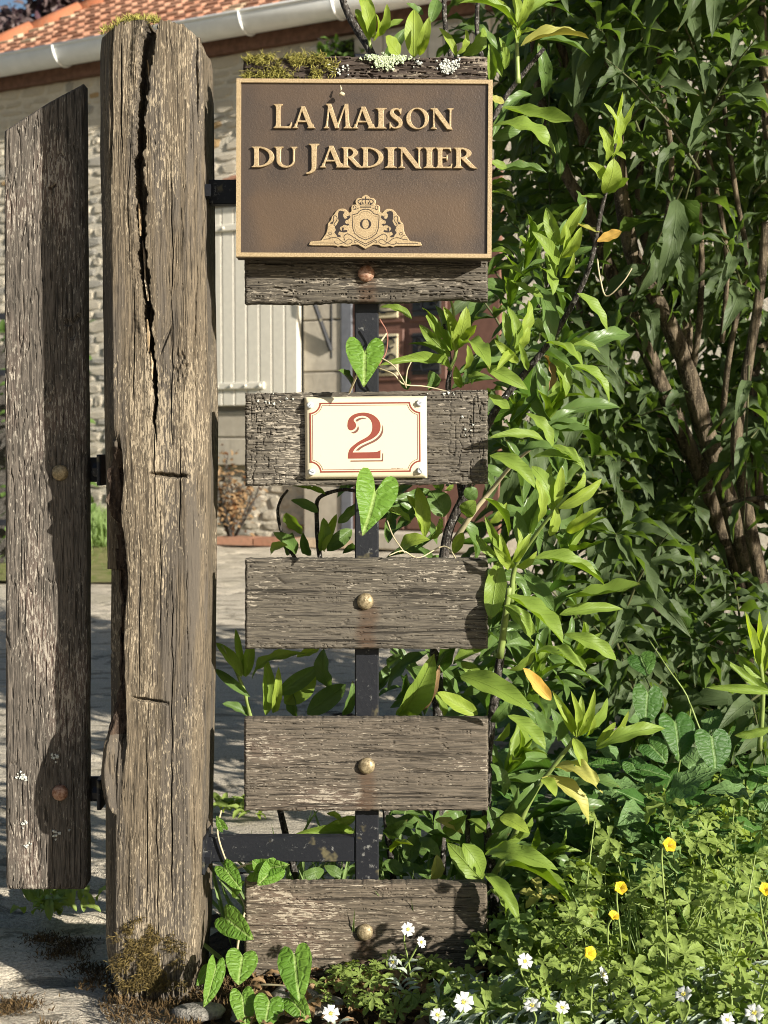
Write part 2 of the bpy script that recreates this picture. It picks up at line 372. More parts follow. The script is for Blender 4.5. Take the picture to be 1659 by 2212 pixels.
def frame(base, tip, hint, width):
    X = Vector(tip) - Vector(base); L = X.length; X = X/L; N = Vector(hint); N = N - X*N.dot(X)
    N = N.normalized() if N.length > 1e-5 else X.orthogonal().normalized(); Y = N.cross(X)
    m = Matrix.Identity(4)
    for r in range(3): m[r][0] = X[r]*L; m[r][1] = Y[r]*width; m[r][2] = N[r]*L; m[r][3] = base[r]
    return m
def batch(name, tpl, Ms, mat, parent=None, kind='stuff'):
    "many leaves of one shape joined in one mesh"
    v, f, uv = tpl; n = len(Ms)
    A = np.array([[list(r) for r in m] for m in Ms]); vh = np.concatenate([v, np.ones((len(v), 1))], 1)
    V = np.einsum('nij,vj->nvi', A, vh)[..., :3].reshape(-1, 3); F = (f[None] + (np.arange(n)*len(v))[:, None, None]).reshape(-1, f.shape[1])
    return V, F, np.tile(uv, (n, 1))
def batches(name, groups, mat, parent=None, label=None):
    "groups: list of (template, matrices)"
    Vs, Fs, Us, o = [], [], [], 0
    for tpl, Ms in groups:
        if not Ms: continue
        V, F, U = batch(name, tpl, Ms, None); Vs.append(V); Fs.append(F+o); Us.append(U); o += len(V)
    if not Vs: return None
    ob = link(name, mesh_from(name, np.concatenate(Vs), np.concatenate(Fs), mat, np.concatenate(Us)), parent); ob['kind'] = 'stuff'
    return ob

# ================================================================== SETTING: ground
def ground_mat():
    g = G('rough_driveway'); c = g.coord('Object', rnd=False)
    sp = g.noise(c, 230, 3, .7); sp2 = g.noise(c, 520, 2, .6); big = g.noise(c, 3.0, 4); ln = g.noise(g.coord('Object', (2.6, 6.5, 1), rnd=False), 2.4, 5, .65, .6)
    col = g.mix(g.ramp(sp, .35, .65), (.34, .295, .225), (.58, .515, .40)); col = g.mix(g.math('MULTIPLY', g.ramp(sp2, .55, .68), .6), col, (.68, .62, .51))
    col = g.mix(g.math('MULTIPLY', g.ramp(big, .5, .7), .4), col, (.30, .27, .18))
    crack = g.ramp(ln, .40, .44, 1, 0); col = g.mix(g.math('MULTIPLY', crack, .6), col, (.09, .08, .055))
    h = g.math('ADD', g.math('MULTIPLY', sp, .6), g.math('MULTIPLY', sp2, .35))
    b1 = g.bump(h, .006, .9); b2 = g.bump(ln, .035, .6, b1)
    return g.fin(col, .93, b2, spec=.15)
DRIVE = ground_mat()
def soil_mat():
    g = G('dark_soil'); c = g.coord('Object', rnd=False); n = g.noise(c, 60, 5, .7); n2 = g.noise(c, 400, 3)
    col = g.mix(g.ramp(n, .35, .65), (.020, .014, .009), (.070, .048, .030)); col = g.mix(g.math('MULTIPLY', g.ramp(n2, .62, .72), .6), col, (.2, .14, .085))
    return g.fin(col, .95, g.bump(n, .02, 1.0), spec=.1)
SOIL = soil_mat()
def lawn_mat():
    g = G('thin_lawn'); c = g.coord('Object', rnd=False); n = g.noise(c, 12, 5, .7); n2 = g.noise(c, 220, 3)
    return g.fin(g.mix(g.ramp(n, .35, .65), (.16, .20, .05), (.32, .29, .14)), .95, g.bump(n2, .02, .9), spec=.1)
LAWN = lawn_mat()
# one sheet out to the horizon, finely waved near the camera
xs = np.concatenate([[-200, -60, -20, -9], np.arange(-5, 5.01, .07), [9, 20, 60, 200]]); ys = np.concatenate([[-60, -15, -5], np.arange(-2, 9.01, .028), [12, 25, 80, 250]])
gx, gy = np.meshgrid(xs, ys); gz = (.014*fbm(gx*1.6, gy*5, 3) - .022*sstep(.07, .0, np.abs(vn(gx*1.3+2*vn(gx*3, gy*3, 5), gy*4.2, 21))) + .006*fbm(gx*9, gy*14, 31, 2)) * (np.abs(gx) < 5.1) * (gy < 9.1) * (gy > -2.1)
gi = np.arange(gx.size).reshape(gx.shape); gf = np.stack([gi[:-1, :-1], gi[:-1, 1:], gi[1:, 1:], gi[1:, :-1]], -1).reshape(-1, 4)
tag(link('driveway', mesh_from('driveway', np.stack([gx.ravel(), gy.ravel(), gz.ravel()-.012], 1), gf, DRIVE)), 'rough pale driveway of exposed grit running back to the house', kind='structure')
# planting bed: a low mound of soil
bx, by = np.meshgrid(np.linspace(-.30, 3.2, 130), np.linspace(-.9, 1.9, 110))
edge = np.minimum.reduce([bx+.24+.05*fbm(by*6, bx*0+2, 5), (1.72-by)+0*bx, .34+np.maximum(0, bx-.22)*2.6-by+.06*fbm(bx*7, by*0, 8)])
bz = -.02 + .026*sstep(-.06, .14, edge) + .010*fbm(bx*14, by*14, 6)*(edge > 0)
bi = np.arange(bx.size).reshape(bx.shape); bf = np.stack([bi[:-1, :-1], bi[:-1, 1:], bi[1:, 1:], bi[1:, :-1]], -1).reshape(-1, 4)
tag(link('planting_bed', mesh_from('planting_bed', np.stack([bx.ravel(), by.ravel(), bz.ravel()], 1), bf, SOIL)), 'low mound of dark soil under the plants', kind='structure')
def bedz(x, y):
    e = min(x+.24, 1.72-y, .34+max(0, x-.22)*2.6-y); t = min(1, max(0, (e+.06)/.2)); return -.02+.026*t*t*(3-2*t)

# ================================================================== SETTING: house
HA = math.atan2(-.57, 1.0)                       # the wall runs away to the left
HO = Vector((0, 9.0 + CAMY, 0)); HT_ = Vector((math.cos(HA), math.sin(HA), 0)); HN = Vector((math.sin(HA), -math.cos(HA), 0))
def H(px, py, n=0.0):
    "frame pixel to house wall coordinates (s along the wall, z up), n metres in front of the wall"
    d = ray(px, py); c = Vector((0, CAMY, CAMH)); k = ((HO + HN*n) - c).dot(HN) / d.dot(HN); p = c + d*k
    return (p - HO).dot(HT_), p.z
house = bpy.data.objects.new('stone_house', None); COL.objects.link(house); house.location = HO; house.rotation_euler = (0, 0, HA); house['_local'] = 1; house['_loc'] = tuple(HO)
tag(house, 'pale limestone house with red tiled roof, white gutter and plank shutter behind the sign', 'house')
# local axes: x = s, y = into the wall (so -y faces the camera), z up
def stone_mat(name, a, b, c, sc=30, bump=.01):
    g = G(name); co = g.coord('Object'); n = g.noise(co, sc, 5, .65); n2 = g.noise(co, sc*.2, 3); oi = g.n('ObjectInfo').outputs['Random']
    col = g.mix(g.ramp(n, .32, .68), a, b); col = g.mix(g.math('MULTIPLY', g.ramp(n2, .45, .7), .7), col, c); col = g.mix(g.math('MULTIPLY', oi, .35), col, tuple(.6*x for x in a))
    return g.fin(col, .92, g.bump(n, bump, .8), spec=.15)
STONE = stone_mat('limestone', (.46, .41, .31), (.66, .59, .46), (.52, .47, .39)); STONEO = stone_mat('ochre_stone', (.40, .26, .12), (.52, .37, .19), (.45, .33, .2))
STONEG = stone_mat('grey_stone', (.32, .30, .255), (.46, .43, .36), (.37, .35, .31))
MORTAR = stone_mat('lime_mortar', (.52, .475, .375), (.66, .60, .48), (.56, .51, .41), 60, .02)
DRESSED = stone_mat('dressed_stone', (.48, .425, .33), (.58, .52, .41), (.42, .38, .31), 14, .003)
RENDER = stone_mat('pale_render', (.50, .455, .37), (.60, .55, .46), (.46, .42, .35), 22, .004)
WHITE = plain('white_paint', (.72, .675, .56), .55, .3, .05, 30); GUTTER = plain('pale_gutter', (.76, .765, .735), .4, .4, .05, 12)
FASCIA = plain('brown_fascia', (.14, .075, .05), .75, .2, .25, 20); DOORW = plain('red_brown_door', (.155, .078, .055), .5, .35, .12, 25); JAMB = plain('slate_blue_jamb', (.16, .165, .18), .7, .2, .12, 20)
CURT = plain('cream_curtain', (.60, .52, .34), .8, .1, .1, 30)
def tile_mat(name, c, d):
    g = G(name); co = g.coord('Object'); n = g.noise(co, 40, 4, .6); oi = g.n('ObjectInfo').outputs['Random']
    col = g.mix(oi, c, d); col = g.mix(g.math('MULTIPLY', g.ramp(n, .5, .72), .55), col, (.20, .15, .09)); return g.fin(col, .85, g.bump(n, .006, .7), spec=.2)
TILE = tile_mat('clay_tile', (.29, .135, .082), (.39, .215, .14)); TILEP = tile_mat('pale_clay_tile', (.36, .25, .16), (.46, .36, .25)); RIDGEP = tile_mat('limed_ridge_tile', (.34, .31, .27), (.40, .37, .32)); RIDGE = tile_mat('ridge_clay', (.30, .105, .05), (.38, .14, .07))
EAVE = 3.30
s_left = H(-260, 400)[0]; s_right = 3.2
wall = MB().box((s_left, .03, -.05), (s_right, .45, EAVE+.12)).build('wall', MORTAR, house)
# rubble stones
sw0, sw1 = H(440, 660)[0], H(655, 660)[0]           # shutter
zsh0, zsh1 = H(560, 877)[1], H(560, 445)[1]
door0, door1 = H(742, 800)[0], H(1000, 800)[0]
quoin0 = H(655, 800)[0]
SM = []
for i in range(6):
    rr = random.Random(50+i); v = []
    for y, k in ((0.03, 1.0), (-.002, .93), (-.010, .72)):
        for (x, z) in ((-.5, -.36), (-.2, -.5), (.25, -.48), (.5, -.3), (.5, .33), (.22, .5), (-.25, .47), (-.5, .32)):
            v.append(((x+(rr.random()-.5)*.20)*k, y+(rr.random()-.5)*.005, (z+(rr.random()-.5)*.24)*k))
    f = [(16, 17, 18, 19, 20, 21, 22, 23)] + [(r*8+k, r*8+(k+1) % 8, r*8+8+(k+1) % 8, r*8+8+k) for r in range(2) for k in range(8)]
    SM.append((v, f))
stone_me = {(i, m.name): mesh_from('stone', SM[i][0], SM[i][1], m, smooth=False) for i in range(6) for m in (STONE, STONEO, STONEG)}
cand = []
z = .02; rr = random.Random(3)
zd = H(700, 100)[1]
while z < EAVE - .06:
    h = rr.uniform(.040, .105); s = s_left + rr.random()*.1
    while s < quoin0 + .05:
        w = rr.uniform(.08, .28)
        mid = s + w/2
        skip = (mid > sw0-.25 and zsh0-.04 < z+h/2 < zsh1+.13) or (mid > sw0-.1 and zsh0-.36 < z+h/2 < zsh1)
        if not skip and s + w < quoin0 + .12: cand.append((mid, z+h/2, w-.014, h-.012, rr.randrange(6), rr.random()))
        s += w
    z += h
    # the part that shows in the frame first
def seen_rank(c):
    p = HO + HT_*c[0] + Vector((0, 0, c[1])); zc = (p.y-CAMY)*ct - (p.z-CAMH)*st; px = CX + FPX*p.x/zc; py = CY - FPX*((p.y-CAMY)*st + (p.z-CAMH)*ct)/zc
    vis = (0 if (-20 < px < 20 or (178 < px < 235 and py > 130) or (450 < px < 530)) else 1 if (20 <= px < 220 and 120 < py < 330) or (450 < px < 750 and py < 200) else 2)
    return (vis, -c[2])
cand.sort(key=seen_rank)
rest = MB()
for k, (s, z, w, h, i, q) in enumerate(cand):
    m = STONEO if q < .05 else STONEG if q < .26 else STONE
    if k < 300:
        link('stone', stone_me[(i, m.name)], wall, Matrix.Translation((s, .031, z+(i-2.5)*.004)) @ Matrix.Rotation((q*7 % 1-.5)*.16, 4, 'Y') @ Matrix.Diagonal((w, 1, h, 1)))
    else:
        M = Matrix.Translation((s, .031, z)) @ Matrix.Diagonal((w, 1, h, 1)); rest.add([M @ Vector(p) for p in SM[i][0]], SM[i][1])
o = rest.build('stone', STONE, wall); o['kind'] = 'stuff'
# dressed stone round the window and door
def blocks(s0, s1, z0, z1, hh, y0, mat, name='dressed_stone'):
    z = z0
    while z < z1 - .02:
        h = min(hh*R.uniform(.85, 1.15), z1 - z)
        if z1 - z - h < .1: h = z1 - z
        MB().box((s0, y0, z+.004), (s1, .06, z+h-.004), bev=.006).build(name, mat, wall); z += h
blocks(sw1+.012, door0-.01, .02, 2.55, .38, -.02, DRESSED)
blocks(sw0-.02, sw1+.008, zsh0-.40, zsh0-.03, .19, -.025, DRESSED, 'window_sill_stone')
blocks(sw0-.16, door0-.01, zsh1+.03, zsh1+.22, .2, -.02, DRESSED, 'lintel_stone')
# plain rendered panel and boarded part high on the right
zt0 = H(700, 190)[1]
MB().box((H(668, 120)[0], -.012, H(668, 185)[1]), (H(735, 120)[0], .05, EAVE-.1), bev=.01).build('render_patch', RENDER, wall)
hay = link('boarded_hatch', mesh_from('boarded_hatch', *(lambda m: (m.v, m.f))(MB().box((H(768, 100)[0], -.005, H(768, 220)[1]), (H(1090, 100)[0], .04, EAVE-.1))), DRESSED, smooth=False), house)
sb = H(768, 100)[0]
for k in range(9):
    MB().box((sb+.005+k*.105, -.03, H(768, 220)[1]+.01), (sb+.105+k*.105, -.006, EAVE-.11), bev=.006).build('board', RENDER, hay)
MB().box((H(737, 100)[0], -.015, H(740, 230)[1]), (H(764, 100)[0], .045, EAVE-.1)).build('recess_shade_strip', plain('recess_shade', (.055, .045, .036), .8), house)  # dark strip standing in for the shade of an upright wall recess
# shutter of upright white boards
sh = MB().box((sw0, -.040, zsh0), (sw1, -.028, zsh1)).build('shutter', WHITE, house)
nb = 8; bw = (sw1-sw0)/nb
for k in range(nb):
    MB().box((sw0+k*bw+.003, -.066, zsh0+.002), (sw0+(k+1)*bw-.003, -.041, zsh1-.002), bev=.005).build('board', WHITE, sh)
for zz, s1 in ((zsh0+.11, sw0+.68*(sw1-sw0)), (zsh1-.16, sw1-.02)):
    b = MB().box((sw0-.02, -.082, zz), (s1, -.067, zz+.045), bev=.005)
    for k in range(5): b.lathe([(.010, 0), (.008, .008), (.002, .010)], (sw0+.05+k*(s1-sw0-.08)/4, -.0825, zz+.022), (0, -1, 0), 8)
    b.build('hinge_bar', WHITE, sh)
# door in its recess
zdt = 2.30
dj = MB().box((door0, -.028, 0), (door0+.075, .05, zdt)).build('door_jamb', JAMB, house)
dr = MB().box((door0+.08, -.015, .02), (door1+.25, .028, zdt)).build('door', DOORW, house)
ds = door0 + .08
def dpanel(x0, x1, z0, z1, name, mat, y): return MB().box((x0, y-.012, z0), (x1, y, z1), bev=.005).build(name, mat, dr)
for k in range(2):
    x0 = ds+.14+k*.30
    for (zz0, zz1) in ((1.08, 1.34), (1.44, 1.72), (1.82, 2.1)):
        dpanel(x0-.03, x0+.235, zz0-.03, zz1+.03, 'glazing_frame', DOORW, -.017)
        dpanel(x0, x0+.20, zz0, zz1, 'pane', CURT if k == 0 else plain('dark_glass', (.03, .03, .03), .15, .5), -.028)
        b = MB(); cx_, cz_ = x0+.1, (zz0+zz1)/2
        for (ax, az, ar) in ((0, .02, .05), (-.055, -.03, .035), (.055, -.03, .035), (-.05, .07, .03), (.05, .07, .03), (0, -.075, .035)):
            b.tube([(cx_+ax+ar*math.cos(a*.62), -.047, cz_+az+ar*math.sin(a*.62)) for a in range(10)], .006, 5)
        b.tube([(x0, -.047, cz_-.1), (x0+.2, -.047, cz_-.1)], .006, 5).tube([(x0, -.047, cz_+.11), (x0+.2, -.047, cz_+.11)], .006, 5)
        b.build('scroll_grille', IRON, dr)
    dpanel(x0-.04, x0+.235, .62, .97, 'panel', DOORW, -.018); dpanel(x0-.04, x0+.235, .12, .5, 'panel', DOORW, -.018)
MB().box((ds, -.20, .0), (door1+.3, -.03, .11), bev=.01).build('door_step', DRESSED, house)
# thin iron brackets and the small tiled ledge over the door
zl = H(490, 386, .2)[1]; sl0 = H(474, 384, .2)[0]; sl1 = H(1040, 384, .2)[0]
ledge = MB().box((sl0+.03, -.10, zl-.06), (sl1, .0, zl-.025)).build('door_canopy', FASCIA, house)
tmb = MB().box((0, 0, 0), (.15, .17, .018), bev=.005); tme = mesh_from('roof_tile', tmb.v, tmb.f, TILE, smooth=False); tmeP = mesh_from('roof_tile', tmb.v, tmb.f, TILEP, smooth=False)
k = 0
while sl0 + k*.155 < sl1 - .1:
    for r in range(2):
        link('roof_tile', tme, ledge, Matrix.Translation((sl0+k*.155, -.17+r*.08, zl-.01+r*.03)) @ Matrix.Rotation(math.radians(16), 4, 'X'))
    k += 1
for (pa, pb) in (((672, 655), (716, 757)), ((985, 640), (1008, 722))):
    a = H(*pa, .13); b = H(*pb, .02)
    MB().tube([(a[0]-.06, -.09, zl-.05), (a[0], -.09, a[1]), (b[0], -.025, b[1])], .016, 6).tube([(b[0], -.012, b[1]-.05), (b[0], -.012, b[1]+.3)], .012, 6).build('bracket', IRON, house)
# eaves: fascia, gutter with straps
gz0 = EAVE
MB().box((s_left, -.030, gz0-.06), (s_right, .03, gz0+.10)).build('fascia', FASCIA, house)
gv, gfz, NS = [], [], 14
for i, s in enumerate((s_left, s_right)):
    for k in range(NS+1):
        a = math.pi*(1+k/NS); gv.append((s, -.140+.105*math.cos(a), gz0+.115+.115*math.sin(a)))
gfz = [(k, k+1, NS+1+k+1, NS+1+k) for k in range(NS)]
gut = link('gutter', mesh_from('gutter', gv, gfz, GUTTER), house)
sm = gut.modifiers.new('thick', 'SOLIDIFY'); sm.thickness = .006
MB().tube([(s_left, -.246, gz0+.118), (s_right, -.246, gz0+.118)], .011, 8).build('gutter_rim', GUTTER, house, True)
for px in (102, 302, 505, 705):
    s = H(px, 90, .3)[0]
    MB().tube([(s, -.140+.113*math.cos(math.pi*(1+k/10)), gz0+.117+.122*math.sin(math.pi*(1+k/10))) for k in range(11)], .009, 6).build('gutter_strap', GUTTER, house, True)
# roof with separate tiles, hip on the left
PITCH = math.radians(33); U = Vector((0, math.cos(PITCH), math.sin(PITCH)))
ro = Vector((0, -.15, gz0+.105))
def roof_hit(px, py):
    Rm = Matrix.Rotation(-HA, 3, 'Z'); c = Rm @ (Vector((0, CAMY, CAMH)) - HO); d = Rm @ ray(px, py); nn = Vector((0, -math.sin(PITCH), math.cos(PITCH)))
    k = (ro - c).dot(nn)/d.dot(nn); p = c + d*k; return p.x, (p-ro).dot(U)
h0, h1 = roof_hit(0, 99), roof_hit(239, 3)
hs = (h1[0]-h0[0])/(h1[1]-h0[1])                  # hip: s as a function of r
def hip(r): return h0[0] + hs*(r-h0[1])
def rp(s, r, up=0.0): return ro + Vector((s, 0, 0)) + U*r + Vector((0, -math.sin(PITCH), math.cos(PITCH)))*up
RM = 3.2
roof = link('roof', mesh_from('roof', [rp(hip(0), 0, -.02), rp(s_right, 0, -.02), rp(s_right, RM, -.02), rp(hip(RM), RM, -.02)], [(0, 1, 2, 3)], plain('roof_batten', (.06, .05, .035), .9), smooth=False), house)
RX = Matrix.Rotation(PITCH - math.radians(10), 4, 'X'); nt_ = 0; far = MB(); TW, TR_ = .150, .105
tb2 = MB().box((0, -.01, 0), (TW-.042, .15, .034), bev=.006); tme2 = mesh_from('roof_tile', tb2.v, tb2.f, TILE, smooth=False); tme2P = mesh_from('roof_tile', tb2.v, tb2.f, TILEP, smooth=False)
row = 0
while row*TR_ < RM - .1:
    r = row*TR_; s = math.floor((hip(r)+.02)/TW)*TW + (row % 2)*0.02
    while s < s_right - .1:
        if s > hip(r) - .04:
            vis = s < 1.6 and r < 1.5
            M = Matrix.Translation(rp(s+R.uniform(-.008, .008), r, .004+R.uniform(0, .006))) @ RX @ Matrix.Rotation(R.uniform(-.03, .03), 4, 'Z')
            if vis and nt_ < 300: link('roof_tile', tme2P if (s < hip(r)+.10 or R.random() < .04) else tme2, roof, M); nt_ += 1
            else: far.add([M @ Vector(p) for p in tb2.v], tb2.f)
        s += TW
    row += 1
o = far.build('roof_tile', TILE, roof); o['kind'] = 'stuff'
for k in range(9):
    r0, r1 = k*.34, k*.34+.36
    MB().tube([rp(hip(r0), r0, .0), rp(hip(r1), r1, .025)], [.075, .062], 10).build('ridge_tile', RIDGE if k > 0 else RIDGEP, roof, True)
# other slope of the hip, so the roof is closed from the side
o = link('side_roof', mesh_from('side_roof', [rp(hip(0), 0, -.02), rp(hip(RM), RM, -.02), Vector((hip(RM)-.1, 6, rp(0, RM).z)), Vector((hip(0)-.1, 6, gz0+.1))], [(0, 1, 2, 3)], TILE, smooth=False), roof)
# grey-green ground things by the house
def tuft(name, label, cat, spots, n, hgt, mat, seed, spread=.06):
    rr = random.Random(seed); t = LT[0]; Ms = []
    for c in spots:
        for _ in range(n):
            b = Vector(c) + Vector((rr.gauss(0, spread), rr.gauss(0, spread), 0)); d = Vector((rr.gauss(0, .35), rr.gauss(0, .35), 1)).normalized()*hgt*rr.uniform(.5, 1.1)
            Ms.append(frame(b, b+d, (rr.gauss(0, 1), -1, .3), hgt*.05))
    o = batches(name, [(BL, Ms)], mat); return tag(o, label, cat, kind='stuff')
BL = leaf_tpl(.12, .2, .0, a=.3, b=.8, ns=5, nx=1)
gl = [PG(x, y) for x, y in ((12, 1160), (5, 1200), (22, 1215), (-30, 1190), (208, 1180), (218, 1168), (226, 1172), (214, 1150), (228, 1160))]
tuft('grass', 'tall bright grass at the foot of the house wall between gate board and post', 'grass', gl[4:], 260, .24, LM['grass'], 4, .10)
tuft('grass', 'thin sunlit grass beyond the left edge of the gate board', 'grass', gl[:4], 160, .08, LM['grass'], 5, .30)
lx, ly = np.meshgrid(np.linspace(-4.5, -1.25, 30), np.linspace(5.0, 9.5, 30))
lz = .004 + .02*fbm(lx*3, ly*3, 9); li = np.arange(lx.size).reshape(lx.shape)
tag(link('lawn', mesh_from('lawn', np.stack([lx.ravel(), ly.ravel(), lz.ravel()], 1), np.stack([li[:-1, :-1], li[:-1, 1:], li[1:, 1:], li[1:, :-1]], -1).reshape(-1, 4), LAWN)), 'thin yellowish lawn beside the house', kind='structure')
t = thing('terracotta_edging', 'row of flat terracotta slabs at the foot of the house wall', 'edging', PG(520, 1176))
ea, eb = PG(462, 1176), PG(900, 1189)
for k in range(5):
    a = ea.lerp(eb, k/5+.004); b = ea.lerp(eb, (k+1)/5-.004); n = Vector((-(b-a).y, (b-a).x, 0)).normalized()
    MB().add([a, b, b+n*.16, a+n*.16, a+Vector((0, 0, .05)), b+Vector((0, 0, .05)), b+n*.16+Vector((0, 0, .05)), a+n*.16+Vector((0, 0, .05))],
             [(3, 2, 1, 0), (4, 5, 6, 7), (0, 1, 5, 4), (1, 2, 6, 5), (2, 3, 7, 6), (3, 0, 4, 7)]).build('slab', TILE if k < 2 else TILEP, t)
def pot(name, label, cat, px, py, r, h, mat, prof):
    c = PG(px, py); t = thing(name, label, cat, c); MB().lathe([(r*a, h*b) for a, b in prof], c, (0, 0, 1), 24).build('body', mat, t, True); return t, c
pt, c = pot('garden_urn', 'pale carved stone urn standing by the house door behind the laurel', 'urn', 1085, 1172, .15, .34, DRESSED, ((.55, 0), (.6, .06), (.35, .16), (.5, .3), (.95, .62), (.9, .8), (1.05, .92), (1.1, 1), (.95, 1), (.9, .9)))
b = MB()
for k in range(14):
    a = k*math.pi/7; b.tube([c+Vector((math.cos(a)*.15*q, math.sin(a)*.15*q, .34*zz)) for q, zz in ((.42, .24), (.72, .42), (.97, .62), (.92, .78))], .016, 6)
b.build('fluting', DRESSED, pt, True)
pt, c = pot('planter', 'dark slate coloured round planter on the driveway by the house', 'planter', 652, 1168, .17, .30, JAMB, ((.7, 0), (.8, .1), (1, .75), (1.05, .9), (1.05, 1), (.95, 1), (.9, .85)))
# rambling dry shrub low on the wall
def wee_shrub(name, label, cat, c, w, h, n, mat, seed, lsize=.045):
    t = thing(name, label, cat, c); rr = random.Random(seed); b = MB(); Ms = []
    for k in range(14):
        e = Vector(c)+Vector((rr.gauss(0, w*.5), rr.gauss(0, w*.25), h*rr.uniform(.5, 1))); m = (Vector(c)+e)/2+Vector((rr.gauss(0, .05), 0, .06)); b.tube([c, m, e], [.008, .006, .003], 5)
        for q in range(n//14):
            p = Vector(c).lerp(e, rr.uniform(.35, 1.0)) + Vector((rr.gauss(0, w*.12), rr.gauss(0, w*.12), rr.gauss(0, h*.08))); d = Vector((rr.gauss(0, 1), rr.gauss(0, 1), rr.gauss(0, .7))).normalized()*lsize*rr.uniform(.6, 1.2)
            Ms.append(frame(p, p+d, (rr.gauss(0, .6), -.4, 1), lsize*.5))
    b.build('branches', TWIG, t, True); batches('foliage', [(LT[0], Ms)], mat, t)
wee_shrub('rambling_rose', 'sparse reddish-green climber low against the house wall left of the boards', 'climber', PG(505, 1172)+Vector((0, -.12, 0)), .34, .62, 420, LM['brown'], 21)
wee_shrub('ivy', 'small green ivy clump high on the house wall above the sign', 'ivy', HO+HT_*H(742, 165)[0]+HN*.05+Vector((0, 0, H(742, 165)[1])), .22, .22, 240, LM['deep'], 22, .06)
# far-left iron fence, hedge, purple trees
fen = thing('iron_fence', 'black iron fence with spear tips left of the gate board', 'fence', P(-60, 1100, 5.4))
for k in range(9):
    p = P(18 - k*32, 600, 5.4); q = Vector((p.x, p.y, .03))
    MB().tube([q, Vector((p.x, p.y, 1.40))], .012, 6).tube([Vector((p.x, p.y, 1.38)), Vector((p.x, p.y, 1.42)), Vector((p.x, p.y, 1.52))], [.014, .026, .002], 6).build('bar', IRON, fen)
for zz in (.25, 1.0, 1.28): MB().box((P(-260, 0, 5.4).x, 5.39, zz), (P(30, 0, 5.4).x, 5.41, zz+.03)).build('rail', IRON, fen)
wee = thing('hedge', 'dark clipped hedge behind the iron fence at the left edge', 'hedge', (-3.1, 6.4, 0))
rr = random.Random(31); Ms = []
for _ in range(2600):
    p = Vector((rr.uniform(-4.0, -1.72), rr.uniform(5.9, 6.8), rr.uniform(.05, 1.35))); d = Vector((rr.gauss(0, 1), rr.gauss(0, 1), rr.gauss(.2, .7))).normalized()*.075
    Ms.append(frame(p, p+d, (rr.gauss(0, .6), -.5, 1), .04))
batches('foliage', [(LT[0], Ms)], LM['deep'], wee)
MB().box((-4.0, 6.1, 0), (-1.8, 6.7, 1.2)).build('inner_branches', TWIG, wee)
def far_tree(cx, cy_, cz, r, seed, label):
    rr = random.Random(seed); t = thing('purple_leaf_tree', label, 'tree', (cx, cy_, 0), 'purple-leaved trees behind the roof')
    MB().tube([(cx, cy_, -.1), (cx+.1, cy_, cz*.5), (cx, cy_, cz)], [.18, .13, .06], 8).build('trunk', TREEBARK, t, True)
    Ms = []; b = MB()
    for _ in range(20):
        dv = Vector((rr.gauss(0, 1), rr.gauss(0, 1), rr.gauss(.15, .8))).normalized()*r*rr.uniform(.45, 1); cc = Vector((cx, cy_, cz))+dv
        b.tube([(cx, cy_, cz-r*.7), cc], [.05, .01], 5)
        for _ in range(60):
            p = cc + Vector((rr.gauss(0, .2), rr.gauss(0, .2), rr.gauss(0, .22)))*r*.55; d = Vector((rr.gauss(0, 1), rr.gauss(0, 1), rr.gauss(0, 1))).normalized()*.13
            Ms.append(frame(p, p+d, (rr.gauss(0, 1), -.5, .6), .075))
    b.build('limbs', TREEBARK, t, True); batches('crown', [(LT[0], Ms)], LM['purple'], t)
for (px, py, r, Y, lab) in ((128, 62, .62, 14.5, 'dark purple-leaved tree behind the hip of the roof, tallest against the sky'), (58, 96, .45, 15, 'purple-leaved treetop just above the lower hip tiles'), (5, 92, .42, 14, 'purple-leaved treetop at the left edge of the roof'), (220, 22, .6, 14.5, 'purple-leaved treetop behind the upper ridge tiles')):
    p = P(px, py, Y); far_tree(p.x, p.y, p.z, r, int(px)+3, lab)

# ================================================================== OBJECTS: the oak post
YF, YB = -.045, .085
pyk = np.array([40, 100, 300, 600, 900, 1100, 1200, 1350, 1500, 1800, 2050, 2160], float)
TL = np.array([222, 217, 217, 222, 227, 231, 232, 231, 231, 229, 229, 235], float)      # left outline
TA = np.array([250, 244, 240, 244, 246, 256, 268, 270, 258, 250, 250, 256], float)      # front face begins
TB = np.array([395, 398, 402, 405, 408, 406, 405, 404, 404, 403, 400, 396], float)      # front face ends
TRr = np.array([432, 440, 443, 446, 452, 450, 449, 447, 446, 440, 437, 430], float)     # right outline
NV, seg = 760, [('back', 14), ('left', 24), ('cl', 34), ('front', 210), ('cr', 56), ('right', 44)]
ztop = P(300, 44, YF).z
pyv = np.linspace(44, 2168, NV)
tab = lambda T, y: np.interp(y, pyk, T)
rows_px, rows_Y, rows_seg, nrm = [], [], [], []
U_px = []; 
cols = []
for name, n in seg:
    for i in range(n): cols.append((name, i/n))
NU = len(cols)
PX = np.zeros((NV, NU)); YY = np.zeros((NV, NU)); NXd = np.zeros((NV, NU)); NYd = np.zeros((NV, NU)); BK = np.zeros((NV, NU), bool)
l, a, b_, r = tab(TL, pyv), tab(TA, pyv), tab(TB, pyv), tab(TRr, pyv)
